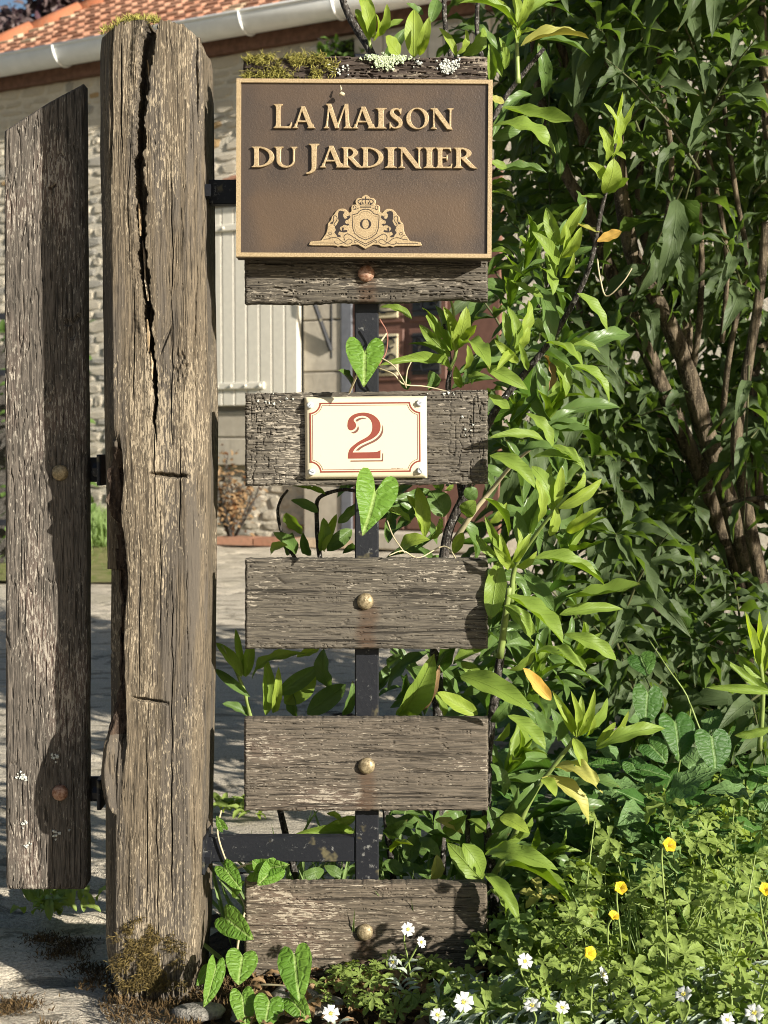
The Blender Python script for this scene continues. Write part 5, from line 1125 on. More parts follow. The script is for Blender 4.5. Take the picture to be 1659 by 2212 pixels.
H1 = [ # above the boards
 (801, 82, 776, -12, 30, 'young', .12), (806, 84, 790, -14, 26, 'young', .12), (806, 80, 836, 8, 22, 'young', .12), (812, 72, 872, 42, 16, 'green', .12), (800, 92, 768, 20, 20, 'young', .12), (806, 88, 812, 30, 18, 'young', .11),
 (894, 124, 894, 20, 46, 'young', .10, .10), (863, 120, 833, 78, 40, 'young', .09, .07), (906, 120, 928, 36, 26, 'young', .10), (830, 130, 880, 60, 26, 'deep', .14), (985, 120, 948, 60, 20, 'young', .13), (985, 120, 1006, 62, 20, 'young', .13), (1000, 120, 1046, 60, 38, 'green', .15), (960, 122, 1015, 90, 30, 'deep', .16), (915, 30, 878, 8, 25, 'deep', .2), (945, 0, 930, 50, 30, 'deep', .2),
 (1119, 65, 990, 8, 26, 'green', .10), (1119, 60, 1055, -20, 26, 'young', .10), (1119, 60, 1231, 0, 30, 'green', .10), (1125, 100, 1272, 84, 27, 'yellow', .10), (1117, 66, 1102, -30, 24, 'young', .10), (1118, 62, 1150, -40, 24, 'young', .10), (1120, 92, 1160, 66, 16, 'young', .10), (1115, 92, 1102, 50, 18, 'young', .11), (1090, 150, 1078, 80, 22, 'green', .12), (1084, 165, 1056, 95, 22, 'green', .12),
 (1060, 175, 1058, 100, 22, 'green', .13), (1065, 272, 1201, 332, 50, 'green', .09), (1085, 232, 1238, 262, 32, 'green', .11), (1062, 300, 1140, 250, 34, 'deep', .13), (1058, 210, 1090, 222, 22, 'yellow', .06), (1060, 415, 1112, 430, 22, 'green', .08), (1058, 405, 1110, 400, 20, 'green', .09), (1060, 350, 1095, 362, 22, 'green', .09), (1060, 545, 1112, 558, 22, 'green', .09), (1060, 590, 1135, 598, 22, 'green', .09),
 # tall lit shoot
 (1322, 345, 1345, 198, 27, 'young', .0), (1320, 345, 1304, 222, 24, 'young', .0), (1330, 300, 1371, 220, 22, 'young', .0), (1311, 348, 1294, 272, 28, 'young', .0), (1302, 405, 1269, 350, 27, 'young', .01), (1304, 418, 1326, 342, 46, 'young', .01), (1312, 422, 1359, 386, 27, 'green', .01), (1304, 425, 1253, 424, 20, 'green', .01), (1295, 502, 1244, 482, 23, 'yellow', .02), (1290, 522, 1343, 500, 28, 'orange', .02), (1330, 330, 1352, 345, 16, 'young', .0),
 (1206, 572, 1149, 500, 32, 'green', .03), (1206, 532, 1180, 448, 32, 'green', .03), (1210, 530, 1266, 434, 27, 'young', .03), (1214, 556, 1256, 490, 26, 'young', .03), (1208, 560, 1222, 482, 22, 'young', .03), (1200, 600, 1180, 540, 24, 'green', .04), (1215, 600, 1240, 545, 18, 'young', .03),
 (1247, 634, 1312, 718, 40, 'green', .03), (1180, 741, 1259, 792, 48, 'green', .04), (1192, 776, 1222, 858, 38, 'green', .04), (1234, 790, 1316, 872, 42, 'green', .03), (1234, 748, 1297, 764, 22, 'green', .04), (1051, 794, 1140, 842, 34, 'green', .02), (1055, 853, 1101, 883, 30, 'green', .03), (1150, 575, 1194, 638, 42, 'green', .05), (1103, 606, 1174, 644, 24, 'green', .05), (1120, 784, 1068, 733, 22, 'young', .04), (1116, 764, 1096, 662, 28, 'green', .05), (1112, 758, 1143, 704, 22, 'young', .04), (1106, 748, 1142, 648, 27, 'young', .05), (1100, 745, 1088, 672, 22, 'green', .05), (1112, 762, 1072, 800, 20, 'young', .03), (1140, 800, 1120, 740, 18, 'green', .05),
 (1176, 768, 1184, 790, 14, 'orange', .03), (1174, 768, 1182, 848, 28, 'brown', .04, .04), (1137, 893, 1194, 968, 32, 'green', .02), (1174, 950, 1056, 946, 26, 'green', .0), (1192, 965, 1266, 1022, 34, 'green', .01), (1058, 984, 1160, 1060, 40, 'green', -.01), (1120, 985, 1205, 975, 34, 'deep', .04), (1150, 990, 1258, 1000, 30, 'green', .02),
 (1194, 1106, 1148, 1006, 44, 'green', .0), (1162, 1128, 1157, 1034, 25, 'young', -.01), (1202, 1094, 1214, 1008, 25, 'young', -.01), (1207, 1098, 1300, 1034, 29, 'young', -.02), (1226, 1064, 1262, 1020, 22, 'young', -.02), (1188, 1158, 1201, 1094, 28, 'young', -.01), (1226, 1150, 1304, 1096, 28, 'young', -.03), (1230, 1140, 1262, 1108, 18, 'young', -.02), (1046, 1077, 1098, 1158, 26, 'green', -.01), (1087, 1188, 1047, 1113, 23, 'green', .0), (1072, 1204, 1028, 1154, 22, 'green', .0), (1116, 1104, 1132, 1190, 32, 'deep', .02), (1096, 1216, 1080, 1150, 24, 'young', .0), (1105, 1215, 1118, 1140, 24, 'young', .0), (1112, 1215, 1148, 1150, 22, 'young', -.01), (1110, 1225, 1066, 1180, 24, 'young', .0), (1115, 1225, 1160, 1190, 22, 'young', -.01), (1060, 1130, 1095, 1085, 24, 'young', .01), (1170, 1085, 1190, 1000, 26, 'green', .03),
 (1078, 1212, 1060, 1338, 50, 'green', .0, -.01), (1155, 1206, 1306, 1264, 40, 'green', -.04), (1223, 1290, 1384, 1262, 32, 'green', -.02), (1209, 1328, 1346, 1316, 29, 'green', .0), (1095, 1287, 1216, 1390, 56, 'green', -.03), (1090, 1308, 1152, 1386, 40, 'green', -.01), (1133, 1240, 1196, 1320, 38, 'deep', .02), (1219, 1370, 1332, 1427, 36, 'green', .02), (1159, 1408, 1278, 1467, 36, 'green', .02), (1100, 1448, 1158, 1392, 34, 'green', .03), (1190, 1512, 1130, 1443, 32, 'orange', .03), (995, 1460, 1154, 1538, 56, 'green', .01, -.05), (1150, 1408, 1090, 1395, 24, 'deep', .04),
 (1097, 1546, 1178, 1620, 42, 'green', .0), (1247, 1590, 1193, 1492, 25, 'young', .0), (1245, 1592, 1233, 1492, 22, 'young', -.01), (1247, 1592, 1256, 1502, 22, 'young', .0), (1250, 1590, 1285, 1488, 23, 'young', -.01), (1261, 1580, 1312, 1507, 38, 'green', .01), (1262, 1592, 1278, 1535, 20, 'young', .0), (1290, 1608, 1358, 1535, 28, 'young', -.01), (1288, 1612, 1330, 1560, 22, 'young', -.01), (1288, 1618, 1437, 1574, 36, 'green', -.02), (1238, 1595, 1262, 1668, 30, 'young', -.01), (1198, 1658, 1302, 1714, 52, 'yellow', -.01), (1170, 1680, 1272, 1782, 54, 'yellow', -.02), (1172, 1682, 1200, 1722, 34, 'young', -.03), (1150, 1530, 1190, 1600, 26, 'deep', .04), (1210, 1600, 1190, 1530, 38, 'deep', .05), (1060, 1560, 1110, 1500, 30, 'deep', .05),
 (1081, 1764, 1144, 1800, 40, 'young', .02), (1048, 1845, 1206, 1880, 46, 'green', .0, -.06), (1090, 1869, 1242, 1966, 46, 'green', .0, -.07), (1048, 1888, 1122, 1999, 38, 'green', -.01), (1000, 1822, 1042, 1892, 46, 'green', .05), (1057, 2026, 1104, 2072, 34, 'green', .0), (1062, 1800, 1172, 1680, 34, 'deep', .06), (1060, 1770, 1120, 1700, 34, 'deep', .06), (1090, 1820, 1150, 1765, 34, 'green', .04), (1060, 1650, 1090, 1720, 38, 'deep', .05), (1068, 1600, 1100, 1560, 26, 'green', .05), (1058, 1920, 1090, 1985, 30, 'green', .02),
 (1640, 1440, 1610, 1322, 26, 'young', .16), (1642, 1435, 1640, 1320, 24, 'young', .16), (1650, 1450, 1668, 1330, 28, 'young', .16), (1645, 1465, 1588, 1413, 24, 'green', .18), (1665, 1500, 1560, 1425, 26, 'green', .2), (1665, 1495, 1525, 1485, 22, 'green', .2), (1670, 1570, 1586, 1588, 22, 'green', .19),
]
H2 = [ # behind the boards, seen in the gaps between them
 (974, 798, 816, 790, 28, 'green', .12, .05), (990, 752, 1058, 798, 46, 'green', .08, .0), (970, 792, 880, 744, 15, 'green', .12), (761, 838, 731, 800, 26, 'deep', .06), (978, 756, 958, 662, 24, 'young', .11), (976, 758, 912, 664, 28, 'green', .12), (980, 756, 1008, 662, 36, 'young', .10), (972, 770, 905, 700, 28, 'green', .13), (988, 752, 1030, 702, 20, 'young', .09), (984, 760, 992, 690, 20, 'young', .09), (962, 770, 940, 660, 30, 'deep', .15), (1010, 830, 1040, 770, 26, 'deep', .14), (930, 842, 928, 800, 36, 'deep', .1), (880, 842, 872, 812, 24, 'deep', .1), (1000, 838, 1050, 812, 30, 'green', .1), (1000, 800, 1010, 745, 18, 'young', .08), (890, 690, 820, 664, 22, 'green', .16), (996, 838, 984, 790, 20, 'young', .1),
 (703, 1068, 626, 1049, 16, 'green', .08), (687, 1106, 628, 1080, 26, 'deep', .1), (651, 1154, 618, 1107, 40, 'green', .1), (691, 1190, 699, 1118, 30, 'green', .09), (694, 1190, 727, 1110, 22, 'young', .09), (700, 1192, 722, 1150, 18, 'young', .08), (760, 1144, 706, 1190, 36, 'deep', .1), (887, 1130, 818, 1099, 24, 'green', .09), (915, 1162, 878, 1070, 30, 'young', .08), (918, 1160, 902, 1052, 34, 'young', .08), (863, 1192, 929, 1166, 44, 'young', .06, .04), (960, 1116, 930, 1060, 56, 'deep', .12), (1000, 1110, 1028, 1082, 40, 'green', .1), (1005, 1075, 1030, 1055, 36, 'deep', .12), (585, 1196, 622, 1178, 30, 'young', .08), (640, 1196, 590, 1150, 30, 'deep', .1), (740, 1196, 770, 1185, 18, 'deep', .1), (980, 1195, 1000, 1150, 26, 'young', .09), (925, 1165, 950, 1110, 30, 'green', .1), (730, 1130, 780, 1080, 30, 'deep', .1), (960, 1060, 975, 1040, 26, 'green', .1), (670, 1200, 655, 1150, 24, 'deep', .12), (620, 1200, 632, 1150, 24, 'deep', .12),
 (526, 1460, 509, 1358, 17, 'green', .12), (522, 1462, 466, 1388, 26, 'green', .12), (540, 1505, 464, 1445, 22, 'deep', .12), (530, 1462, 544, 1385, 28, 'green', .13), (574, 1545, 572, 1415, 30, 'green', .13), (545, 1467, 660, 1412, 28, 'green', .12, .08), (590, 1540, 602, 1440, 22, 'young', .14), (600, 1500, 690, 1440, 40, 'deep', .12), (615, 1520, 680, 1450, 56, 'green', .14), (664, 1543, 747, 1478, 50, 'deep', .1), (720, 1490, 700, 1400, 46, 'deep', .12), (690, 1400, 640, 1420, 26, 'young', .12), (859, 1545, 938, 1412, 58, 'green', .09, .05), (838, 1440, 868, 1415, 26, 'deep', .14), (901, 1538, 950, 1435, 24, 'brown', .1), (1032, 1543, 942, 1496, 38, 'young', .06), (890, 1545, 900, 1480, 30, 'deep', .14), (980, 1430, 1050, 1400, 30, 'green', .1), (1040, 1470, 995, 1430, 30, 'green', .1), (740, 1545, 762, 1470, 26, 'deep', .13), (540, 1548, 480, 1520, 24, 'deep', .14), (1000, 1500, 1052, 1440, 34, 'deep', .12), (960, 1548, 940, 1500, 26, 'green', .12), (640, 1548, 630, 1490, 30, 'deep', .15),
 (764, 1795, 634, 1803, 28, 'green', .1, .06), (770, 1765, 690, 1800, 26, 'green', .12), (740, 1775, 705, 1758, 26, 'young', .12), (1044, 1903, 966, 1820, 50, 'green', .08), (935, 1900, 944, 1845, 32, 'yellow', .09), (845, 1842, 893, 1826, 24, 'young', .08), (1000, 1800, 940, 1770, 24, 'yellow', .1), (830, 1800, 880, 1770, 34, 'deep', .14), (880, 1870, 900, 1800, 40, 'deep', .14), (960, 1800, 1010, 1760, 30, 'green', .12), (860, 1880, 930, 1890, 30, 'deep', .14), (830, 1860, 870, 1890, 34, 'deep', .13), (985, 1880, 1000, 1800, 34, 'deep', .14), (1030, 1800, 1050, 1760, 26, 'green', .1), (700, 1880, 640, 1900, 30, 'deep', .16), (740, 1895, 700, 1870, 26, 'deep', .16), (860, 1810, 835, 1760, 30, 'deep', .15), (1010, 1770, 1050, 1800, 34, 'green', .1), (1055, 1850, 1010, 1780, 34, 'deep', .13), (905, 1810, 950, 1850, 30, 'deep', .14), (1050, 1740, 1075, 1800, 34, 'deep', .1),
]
nh = heroes(laurel, H1, 301) + heroes(laurel, H2, 302)
nw = 0
for k, (x, y, Y, a, n, ln) in enumerate(((1105, 640, .14, 80, 9, .07), (1140, 560, .16, 70, 9, .075), (1080, 1330, .16, 60, 8, .07), (1180, 900, .14, 60, 9, .075), (1110, 930, .17, 80, 8, .07), (1230, 1180, .12, 50, 7, .07), (1150, 1480, .14, 70, 9, .08), (1100, 1660, .14, 60, 9, .08), (1230, 1430, .14, 50, 8, .075), (1160, 1860, .13, 40, 8, .075))):
    nw += whorl(laurel, x, y, Y, a, n, ln, 400+k, ('green', 'deep'))
# inner leaves, one mass
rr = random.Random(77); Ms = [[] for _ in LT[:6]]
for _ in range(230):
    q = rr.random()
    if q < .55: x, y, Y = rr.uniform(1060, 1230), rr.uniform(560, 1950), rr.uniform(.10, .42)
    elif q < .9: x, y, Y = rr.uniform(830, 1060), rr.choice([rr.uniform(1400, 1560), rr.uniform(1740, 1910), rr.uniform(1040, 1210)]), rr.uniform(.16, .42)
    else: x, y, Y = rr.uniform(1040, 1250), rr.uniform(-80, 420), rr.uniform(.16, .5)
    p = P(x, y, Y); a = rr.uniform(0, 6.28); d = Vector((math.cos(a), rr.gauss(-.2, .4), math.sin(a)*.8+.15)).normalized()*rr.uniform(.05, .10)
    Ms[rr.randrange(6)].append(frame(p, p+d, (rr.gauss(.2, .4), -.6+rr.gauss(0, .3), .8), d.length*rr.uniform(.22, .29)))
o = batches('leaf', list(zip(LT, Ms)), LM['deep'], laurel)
# fine pale twigs and tendrils round the upright
for k, pts in enumerate(([(818, 770, -.005), (850, 790, -.01), (870, 820, -.01), (878, 838, .0)], [(816, 795, .0), (850, 808, -.01), (872, 830, .0), (920, 835, .02), (985, 850, .02)], [(876, 832, .0), (880, 800, .0), (888, 782, .0)], [(990, 1215, .0), (960, 1180, .03), (905, 1205, .02), (870, 1190, .0), (840, 1200, -.01)], [(836, 1125, .05), (850, 1160, .03), (875, 1195, .02)], [(820, 690, .0), (836, 720, .0), (834, 760, .0), (818, 790, -.01)], [(1290, 560, .03), (1296, 600, .0), (1310, 640, -.01), (1345, 610, -.02), (1365, 580, -.02)])):
    px_tube(laurel, 'tendril', pts, (.0011, .0008), STEMP if k != 5 else plain('red_tendril', (.22, .09, .06), .6), 5, k)

# ---- the tall dark shrub on the right: trunks, shoots, leaves
shrub = thing('butterfly_bush', 'tall shaded shrub with brown fanned stems and grey-green serrated leaves filling the right side', 'shrub', (1.05, 1.15, 0))
TK = [([(1760, 1600, 1.05), (1690, 1400, 1.02), (1621, 1228, .98), (1561, 1039, .94), (1515, 906, .92), (1477, 777, .90), (1424, 659, .88), (1371, 564, .86), (1344, 430, .84), (1332, 300, .82), (1320, 120, .80), (1330, -60, .80)], (.027, .012), 'trunk'),
      ([(1700, 1480, 1.08), (1610, 1280, 1.08), (1523, 1050, 1.05), (1477, 944, 1.03), (1431, 838, 1.0), (1393, 746, .98), (1363, 678, .96), (1310, 564, .94), (1270, 460, .92), (1215, 360, .90), (1170, 220, .88), (1150, 40, .86)], (.023, .010), 'trunk'),
      ([(1480, 800, 1.0), (1478, 690, 1.05), (1440, 610, 1.08), (1400, 540, 1.1), (1380, 420, 1.1), (1392, 250, 1.12)], (.018, .008), 'stem'),
      ([(1498, 790, .9), (1512, 680, .86), (1515, 564, .84), (1508, 420, .82), (1500, 260, .82)], (.0075, .006), 'stem'),
      ([(1557, 930, .92), (1575, 770, .86), (1600, 640, .84), (1614, 560, .82), (1590, 420, .80), (1560, 200, .8)], (.007, .005), 'stem'),
      ([(1690, 1420, .9), (1640, 1230, .84), (1606, 1060, .8), (1590, 952, .78), (1610, 820, .78), (1640, 640, .78), (1655, 480, .78)], (.017, .009), 'stem'),
      ([(1265, 310, .86), (1245, 230, .84), (1214, 110, .82), (1205, 60, .82), (1200, -40, .82)], (.013, .010), 'stem'), ([(1425, 560, .80), (1446, 430, .78), (1450, 330, .76), (1434, 220, .75), (1418, 80, .74), (1410, -50, .74)], (.0065, .005), 'stem'),
      ([(1660, 300, .7), (1652, 200, .7), (1648, 80, .7), (1640, -60, .7)], (.010, .009), 'stem'), ([(1665, 1076, .7), (1610, 1080, .72), (1560, 1094, .75)], (.0062, .0045), 'stem'), ([(1700, 1470, 1.0), (1600, 1420, 1.0), (1500, 1340, 1.02), (1420, 1320, 1.05), (1330, 1250, 1.1)], (.014, .007), 'stem'), ([(1710, 1560, .95), (1600, 1500, .95), (1500, 1455, .97), (1400, 1450, 1.0)], (.010, .006), 'stem'),
      ([(1640, 1240, 1.3), (1500, 1100, 1.35), (1420, 900, 1.4), (1300, 760, 1.4), (1240, 640, 1.42)], (.016, .008), 'stem'), ([(1700, 700, 1.2), (1640, 760, 1.15), (1625, 900, 1.1), (1640, 1100, 1.1)], (.012, .014), 'stem'), ([(1560, 740, .9), (1570, 560, .9), (1545, 400, .9), (1520, 300, .9)], (.006, .005), 'stem')]
TP = []
for k, (pts, r, nm) in enumerate(TK):
    r = (r[0]*.86, r[1]*.86); px_tube(shrub, nm, pts, r, BARK, 10 if nm == 'trunk' else 8, 30+k); TP.append([P(*p) for p in crom(pts, 4)])
rr = random.Random(88); allL = []; twig = MB()
def shoot(c, ax, ln, nl, ll):
    ax = ax.normalized(); u = ax.orthogonal().normalized(); v = ax.cross(u); sag = Vector((0, 0, -ln*.25))
    pts = [c + ax*(ln*q)+sag*q*q for q in (0, .35, .7, 1.0)]; twig.tube(pts, [.0026, .0020, .0014, .0007], 5, False)
    for k in range(nl):
        q = (k//2+.6)/(nl/2+.6); p = c+ax*(ln*q)+sag*q*q; th = (k % 2)*math.pi+(k//2)*1.5+rr.uniform(-.3, .3); L_ = ll*(1.05-.45*q)*rr.uniform(.8, 1.15)
        d = (ax*.55+(u*math.cos(th)+v*math.sin(th))*.85); d = d.normalized(); d.z -= .75; d = d.normalized()
        N = Vector((rr.gauss(.15, .35), rr.gauss(-.35, .35), 1.0))
        allL.append((p, p+d*L_, L_*rr.uniform(.20, .28), N))
def pxof(p):
    zc = (p.y-CAMY)*ct - (p.z-CAMH)*st; return CX+FPX*p.x/zc, CY-FPX*((p.y-CAMY)*st+(p.z-CAMH)*ct)/zc
n_in = 0
TKP = [[p[:2] for p in crom([q[:2] for q in TK[k][0]], 4)] for k in (0, 1)]
def near_trunk(x, y):
    return min(math.hypot(x-a[0], y-a[1]) for tk in TKP for a in tk)
for _ in range(400):                     # in the frame
    x = rr.uniform(1075, 1720); y = rr.uniform(-120, 1560); Y = rr.uniform(.55, 1.35)
    lim = 1130 if y < 550 else 1130+(y-550)*.13
    if x < lim + rr.uniform(-60, 60): continue
    if 1250+(y-500)*.2 < x < 1640 and 420 < y < 1330 and Y < 1.02 and rr.random() < .5: continue
    if 120 < y < 1340 and Y < 1.05 and near_trunk(x, y) < (85 if y > 380 else 60) and rr.random() < .95: continue
    shoot(P(x, y, Y*(1.0 if rr.random() < .7 else 1.25)), Vector((rr.gauss(-.25, .6), rr.gauss(-.35, .4), rr.gauss(.45, .6))), rr.uniform(.14, .30), rr.choice((8, 10, 12)), rr.uniform(.095, .155))
for _ in range(72):                     # the crown outside the frame, to the right and above, that shades it
    p = Vector((rr.uniform(1.08, 1.75), rr.uniform(.12, .95), rr.uniform(.5, 2.2)))
    if p.x < 1.12+.5*max(0, .4-p.y): continue
    shoot(p, Vector((rr.gauss(0, .7), rr.gauss(-.2, .6), rr.gauss(.5, .6))), rr.uniform(.2, .36), 12, rr.uniform(.10, .14))
for _ in range(130):                     # back of the bush
    x = rr.uniform(1150, 1760); y = rr.uniform(-120, 1480)
    shoot(P(x, y, rr.uniform(1.45, 2.1)), Vector((rr.gauss(0, .6), rr.gauss(-.2, .4), rr.gauss(.4, .6))), rr.uniform(.2, .36), 12, rr.uniform(.13, .18))
for _ in range(60):
    p = Vector((rr.uniform(.35, 1.3), rr.uniform(.5, 1.4), rr.uniform(1.35, 2.2))); shoot(p, Vector((rr.gauss(0, .7), rr.gauss(-.2, .6), rr.gauss(.5, .6))), rr.uniform(.2, .36), 12, rr.uniform(.10, .14))
o = twig.build('twig', plain('olive_twig', (.075, .080, .030), .7), shrub, True); o['kind'] = 'stuff'
for k in range(9):                       # outer stems carrying the crown
    b = Vector((1.05+.05*k, 1.1-.1*k, .0)); e = Vector((1.25+.05*k, 1.0-.09*k, 2.1)); MB().tube([b, b.lerp(e, .5)+Vector((.1, -.05, 0)), e], [.022, .015, .006], 8).build('stem', BARK, shrub, True)
def rank(q):
    x, y = pxof((q[0]+q[1])/2); inside = 1040 < x < 1670 and -20 < y < 1600; return (0 if inside else 1, q[0].y)
allL.sort(key=rank)
for (b, t, w, N) in allL[:300]: put(shrub, ST, 'S', rr.randrange(4), 'shrub', b, t, w, N)
Ms = [[] for _ in ST]
for (b, t, w, N) in allL[300:]: Ms[rr.randrange(4)].append(frame(b, t, N, w))
batches('leaf', list(zip(ST, Ms)), LM['shrub'], shrub)

# ---- bindweed
def vine(name, label, cat, stems, leaves, mat='heart', seed=1):
    p0 = stems[0][0]; t = thing(name, label, cat, P(*p0)); rr = random.Random(seed)
    for s in stems: px_tube(t, 'stem', s, (.0016, .0011), STEMP if mat == 'heart' else STEMG, 5, seed)
    for (x0, y0, x1, y1, w, Y0, Y1, hx) in leaves:
        b, e = P(x0, y0, Y0), P(x1, y1, Y1); b = e+(b-e)*(1.18 if seed == 4 else .82 if seed == 5 else 1); wm = w*MPX(Y0)/.92*(.88 if seed == 4 else .82 if seed == 5 else 1); put(t, HT, 'H', rr.randrange(3) if seed > 3 else 1+seed, mat, b, e, wm, (hx, -1, .35+rr.uniform(-.15, .15)))
    return t
vine('bindweed', 'bindweed with one large heart-shaped leaf hanging over the iron upright above the number plate', 'climbing plant', [[(762, 905, .02), (752, 860, .01), (775, 800, -.03), (781, 762, -.03)], [(781, 762, -.03), (815, 745, -.01), (835, 720, .0)]], [(788, 762, 786, 837, 84, -.034, -.046, .1)], seed=2)
vine('bindweed', 'bindweed whose big notched leaf overlaps the lower edge of the number plate', 'climbing plant', [[(790, 1105, .05), (792, 1080, -.03), (811, 1062, -.054)]], [(811, 1062, 783, 1158, 96, -.058, -.075, .25)], seed=3)
vine('bindweed', 'trailing bindweed with round pale leaves between oak post and lowest plank', 'climbing plant',
     [[(520, 2150, .02), (512, 2060, .0), (525, 1985, .0), (530, 1960, .01), (515, 1925, .02), (492, 1870, .02), (470, 1800, .02), (478, 1750, .03)], [(520, 2140, .0), (560, 2128, -.03), (620, 2130, -.05), (660, 2140, -.06)], [(512, 2060, .0), (480, 2095, -.02), (450, 2115, -.02)], [(500, 1880, .01), (545, 1865, -.01), (580, 1880, -.02)], [(640, 2145, -.08), (640, 2080, -.10)]],
     [(490, 1882, 522, 1924, 48, .0, -.02, .3), (480, 1785, 468, 1762, 24, .02, .02, -.3), (497, 1990, 548, 2030, 66, -.02, -.045, .1), (522, 2074, 514, 2128, 76, -.08, -.10, .15), (462, 2100, 440, 2176, 46, -.10, -.12, .5), (524, 2160, 532, 2222, 60, -.12, -.14, .2), (638, 2078, 648, 2164, 82, -.10, -.13, -.1), (580, 2172, 570, 2226, 72, -.13, -.15, .2), (634, 2166, 672, 2212, 56, -.12, -.14, .3), (560, 1880, 626, 1868, 50, -.015, -.03, .2), (590, 1880, 556, 1912, 56, -.02, -.035, .2), (560, 1872, 545, 1858, 34, -.015, -.02, .4), (505, 1918, 528, 1905, 44, .01, .0, .1), (445, 2100, 425, 2130, 30, -.05, -.06, .4)], seed=4)
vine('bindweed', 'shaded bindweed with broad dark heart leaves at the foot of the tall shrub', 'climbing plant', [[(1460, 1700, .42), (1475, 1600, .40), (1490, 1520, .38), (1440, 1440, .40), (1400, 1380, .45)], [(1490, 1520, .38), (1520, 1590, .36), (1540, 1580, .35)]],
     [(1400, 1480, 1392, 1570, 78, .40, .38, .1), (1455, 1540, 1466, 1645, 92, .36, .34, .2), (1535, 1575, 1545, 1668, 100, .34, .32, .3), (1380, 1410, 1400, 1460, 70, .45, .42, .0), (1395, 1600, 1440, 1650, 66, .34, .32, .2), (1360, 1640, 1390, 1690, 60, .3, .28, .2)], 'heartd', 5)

# ---- low plants in the bed
PALMS = []
def palm(Ms, c, up, r, rr, n=5):
    "hand-shaped leaf of n leaflets"
    up = up.normalized(); u = up.orthogonal().normalized(); v = up.cross(u); a0 = rr.uniform(0, 6.28)
    for k in range(n):
        a = a0+(k-(n-1)/2)*(1.0 if n > 3 else 1.2); d = (u*math.cos(a)+v*math.sin(a))*1.0 - up*.18; L_ = r*(1-.12*abs(k-(n-1)/2)); Ms.append(frame(c, c+d.normalized()*L_, up, L_*.40))
    PALMS.append(Ms[-n:])
HB = [leaf_tpl(.08, .6, .05, a=1.1, b=.6, serr=.12, ns=9, nx=1), leaf_tpl(.18, .8, .08, a=1.1, b=.65, serr=.12, ns=9, nx=1)]
SIL = leaf_tpl(.15, .6, .05, a=.4, b=.7, ns=4, nx=1)
def bedp(px, py, Y, h):
    p = P(px, py, Y); return p
def cover_top(px):
    "highest frame row the low plants reach"
    return float(np.interp(px, [560, 700, 860, 960, 1050, 1100, 1250, 1330, 1450, 1700], [2240, 2195, 2170, 2130, 2085, 2010, 1850, 1720, 1660, 1620]))
def fit_h(x, y, h, rr):
    b = Vector((x, y, bedz(x, y))); h = min(h, .062) if y < -.06 else h
    for _ in range(8):
        px, py = pxof(b+Vector((0, 0, h)))
        if py > cover_top(px)+rr.uniform(-10, 60): return h
        h *= .8
    return 0
def herb(rr, x, y, h, Ms, stem, nl=9, r=.022):
    b = Vector((x, y, bedz(x, y))); lean = Vector((rr.gauss(0, .25), rr.gauss(-.1, .2), 1)).normalized(); top = b+lean*h; mid = b.lerp(top, .5)+Vector((rr.gauss(0, .012), rr.gauss(0, .012), 0))
    stem.tube([b, mid, top], [.0014, .0012, .0008], 4, False)
    for k in range(nl):
        q = .25+.75*(k+1)/nl; p = b.lerp(top, q); a = rr.uniform(0, 6.28); o = p+Vector((math.cos(a), math.sin(a), .35))*rr.uniform(.012, .035)*(1.25-q*.6); 
        if k == nl-1: o = top
        stem.tube([p, o], [.0007, .0005], 3, False)
        palm(Ms, o, Vector((rr.gauss(.1, .4), rr.gauss(-.35, .4), 1)), r*rr.uniform(.75, 1.25)*(1.15-.35*q), rr, 5 if rr.random() < .75 else 3)
rr = random.Random(99)
def bedxy(rr, y0=-.24, y1=1.3):
    for _ in range(50):
        Y = y0+(y1-y0)*rr.random()**1.35; w = (Y-CAMY)/FPX; x = rr.uniform(-120, 900)*w
        if x < .15 and Y > -.02: continue
        if x < -.02+.1*rr.random() and Y > -.28: continue
        return x, Y
    return .3, -.1
Ms = []; stem = MB()
for _ in range(205):
    x, y = bedxy(rr)
    if y < -.12 and x < .06 and rr.random() < .6: continue
    h = fit_h(x, y, rr.uniform(.05, .20)*(1.1 if x > .3 else .8)*(1.5 if rr.random() < .25 and y > -.05 else 1), rr)
    if h < .035: continue
    herb(rr, x, y, h, Ms, stem, rr.choice((4, 5, 6)), rr.uniform(.022, .042))
LM['herbd'] = leaf_mat('dark_herb_leaf', (.075, .150, .018), (.15, .235, .030), (.22, .30, .09), .36, .45, tcol=(.24, .40, .03)); gsel = [rr.random() for _ in PALMS]
for mt, lo, hi, lab in (('herb', 0, .55, 'dense low ground cover of bright serrated leaves filling the bed'), ('herbd', .55, .85, 'darker older serrated leaves mixed through the ground cover'), ('yellow', .85, .875, 'a few yellowing serrated leaves mixed through the ground cover'), ('young', .875, 1.1, 'fresh yellow-green serrated leaves mixed through the ground cover')):
    ga = [m for q, p in zip(gsel, PALMS) if lo <= q < hi for m in p]; tag(batches('ground_cover', [(HB[0], ga[::2]), (HB[1], ga[1::2])], LM[mt]), lab, 'ground cover', kind='stuff')
tag(stem.build('ground_cover_stems', STEMG, None, True), 'thin stems of the low ground cover in the bed', 'stems', kind='stuff')
# broad dark leaves low in the shade
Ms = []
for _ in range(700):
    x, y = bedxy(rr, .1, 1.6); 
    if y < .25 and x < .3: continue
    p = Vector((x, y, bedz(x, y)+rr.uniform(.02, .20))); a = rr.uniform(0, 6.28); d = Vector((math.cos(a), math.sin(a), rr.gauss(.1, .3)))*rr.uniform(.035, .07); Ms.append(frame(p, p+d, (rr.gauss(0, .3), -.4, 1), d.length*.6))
tag(batches('undergrowth', [(ST[0], Ms[::2]), (HT[0], Ms[1::2])], LM['heartd']), 'shaded broad-leaved undergrowth below the tall shrub', 'undergrowth', kind='stuff')
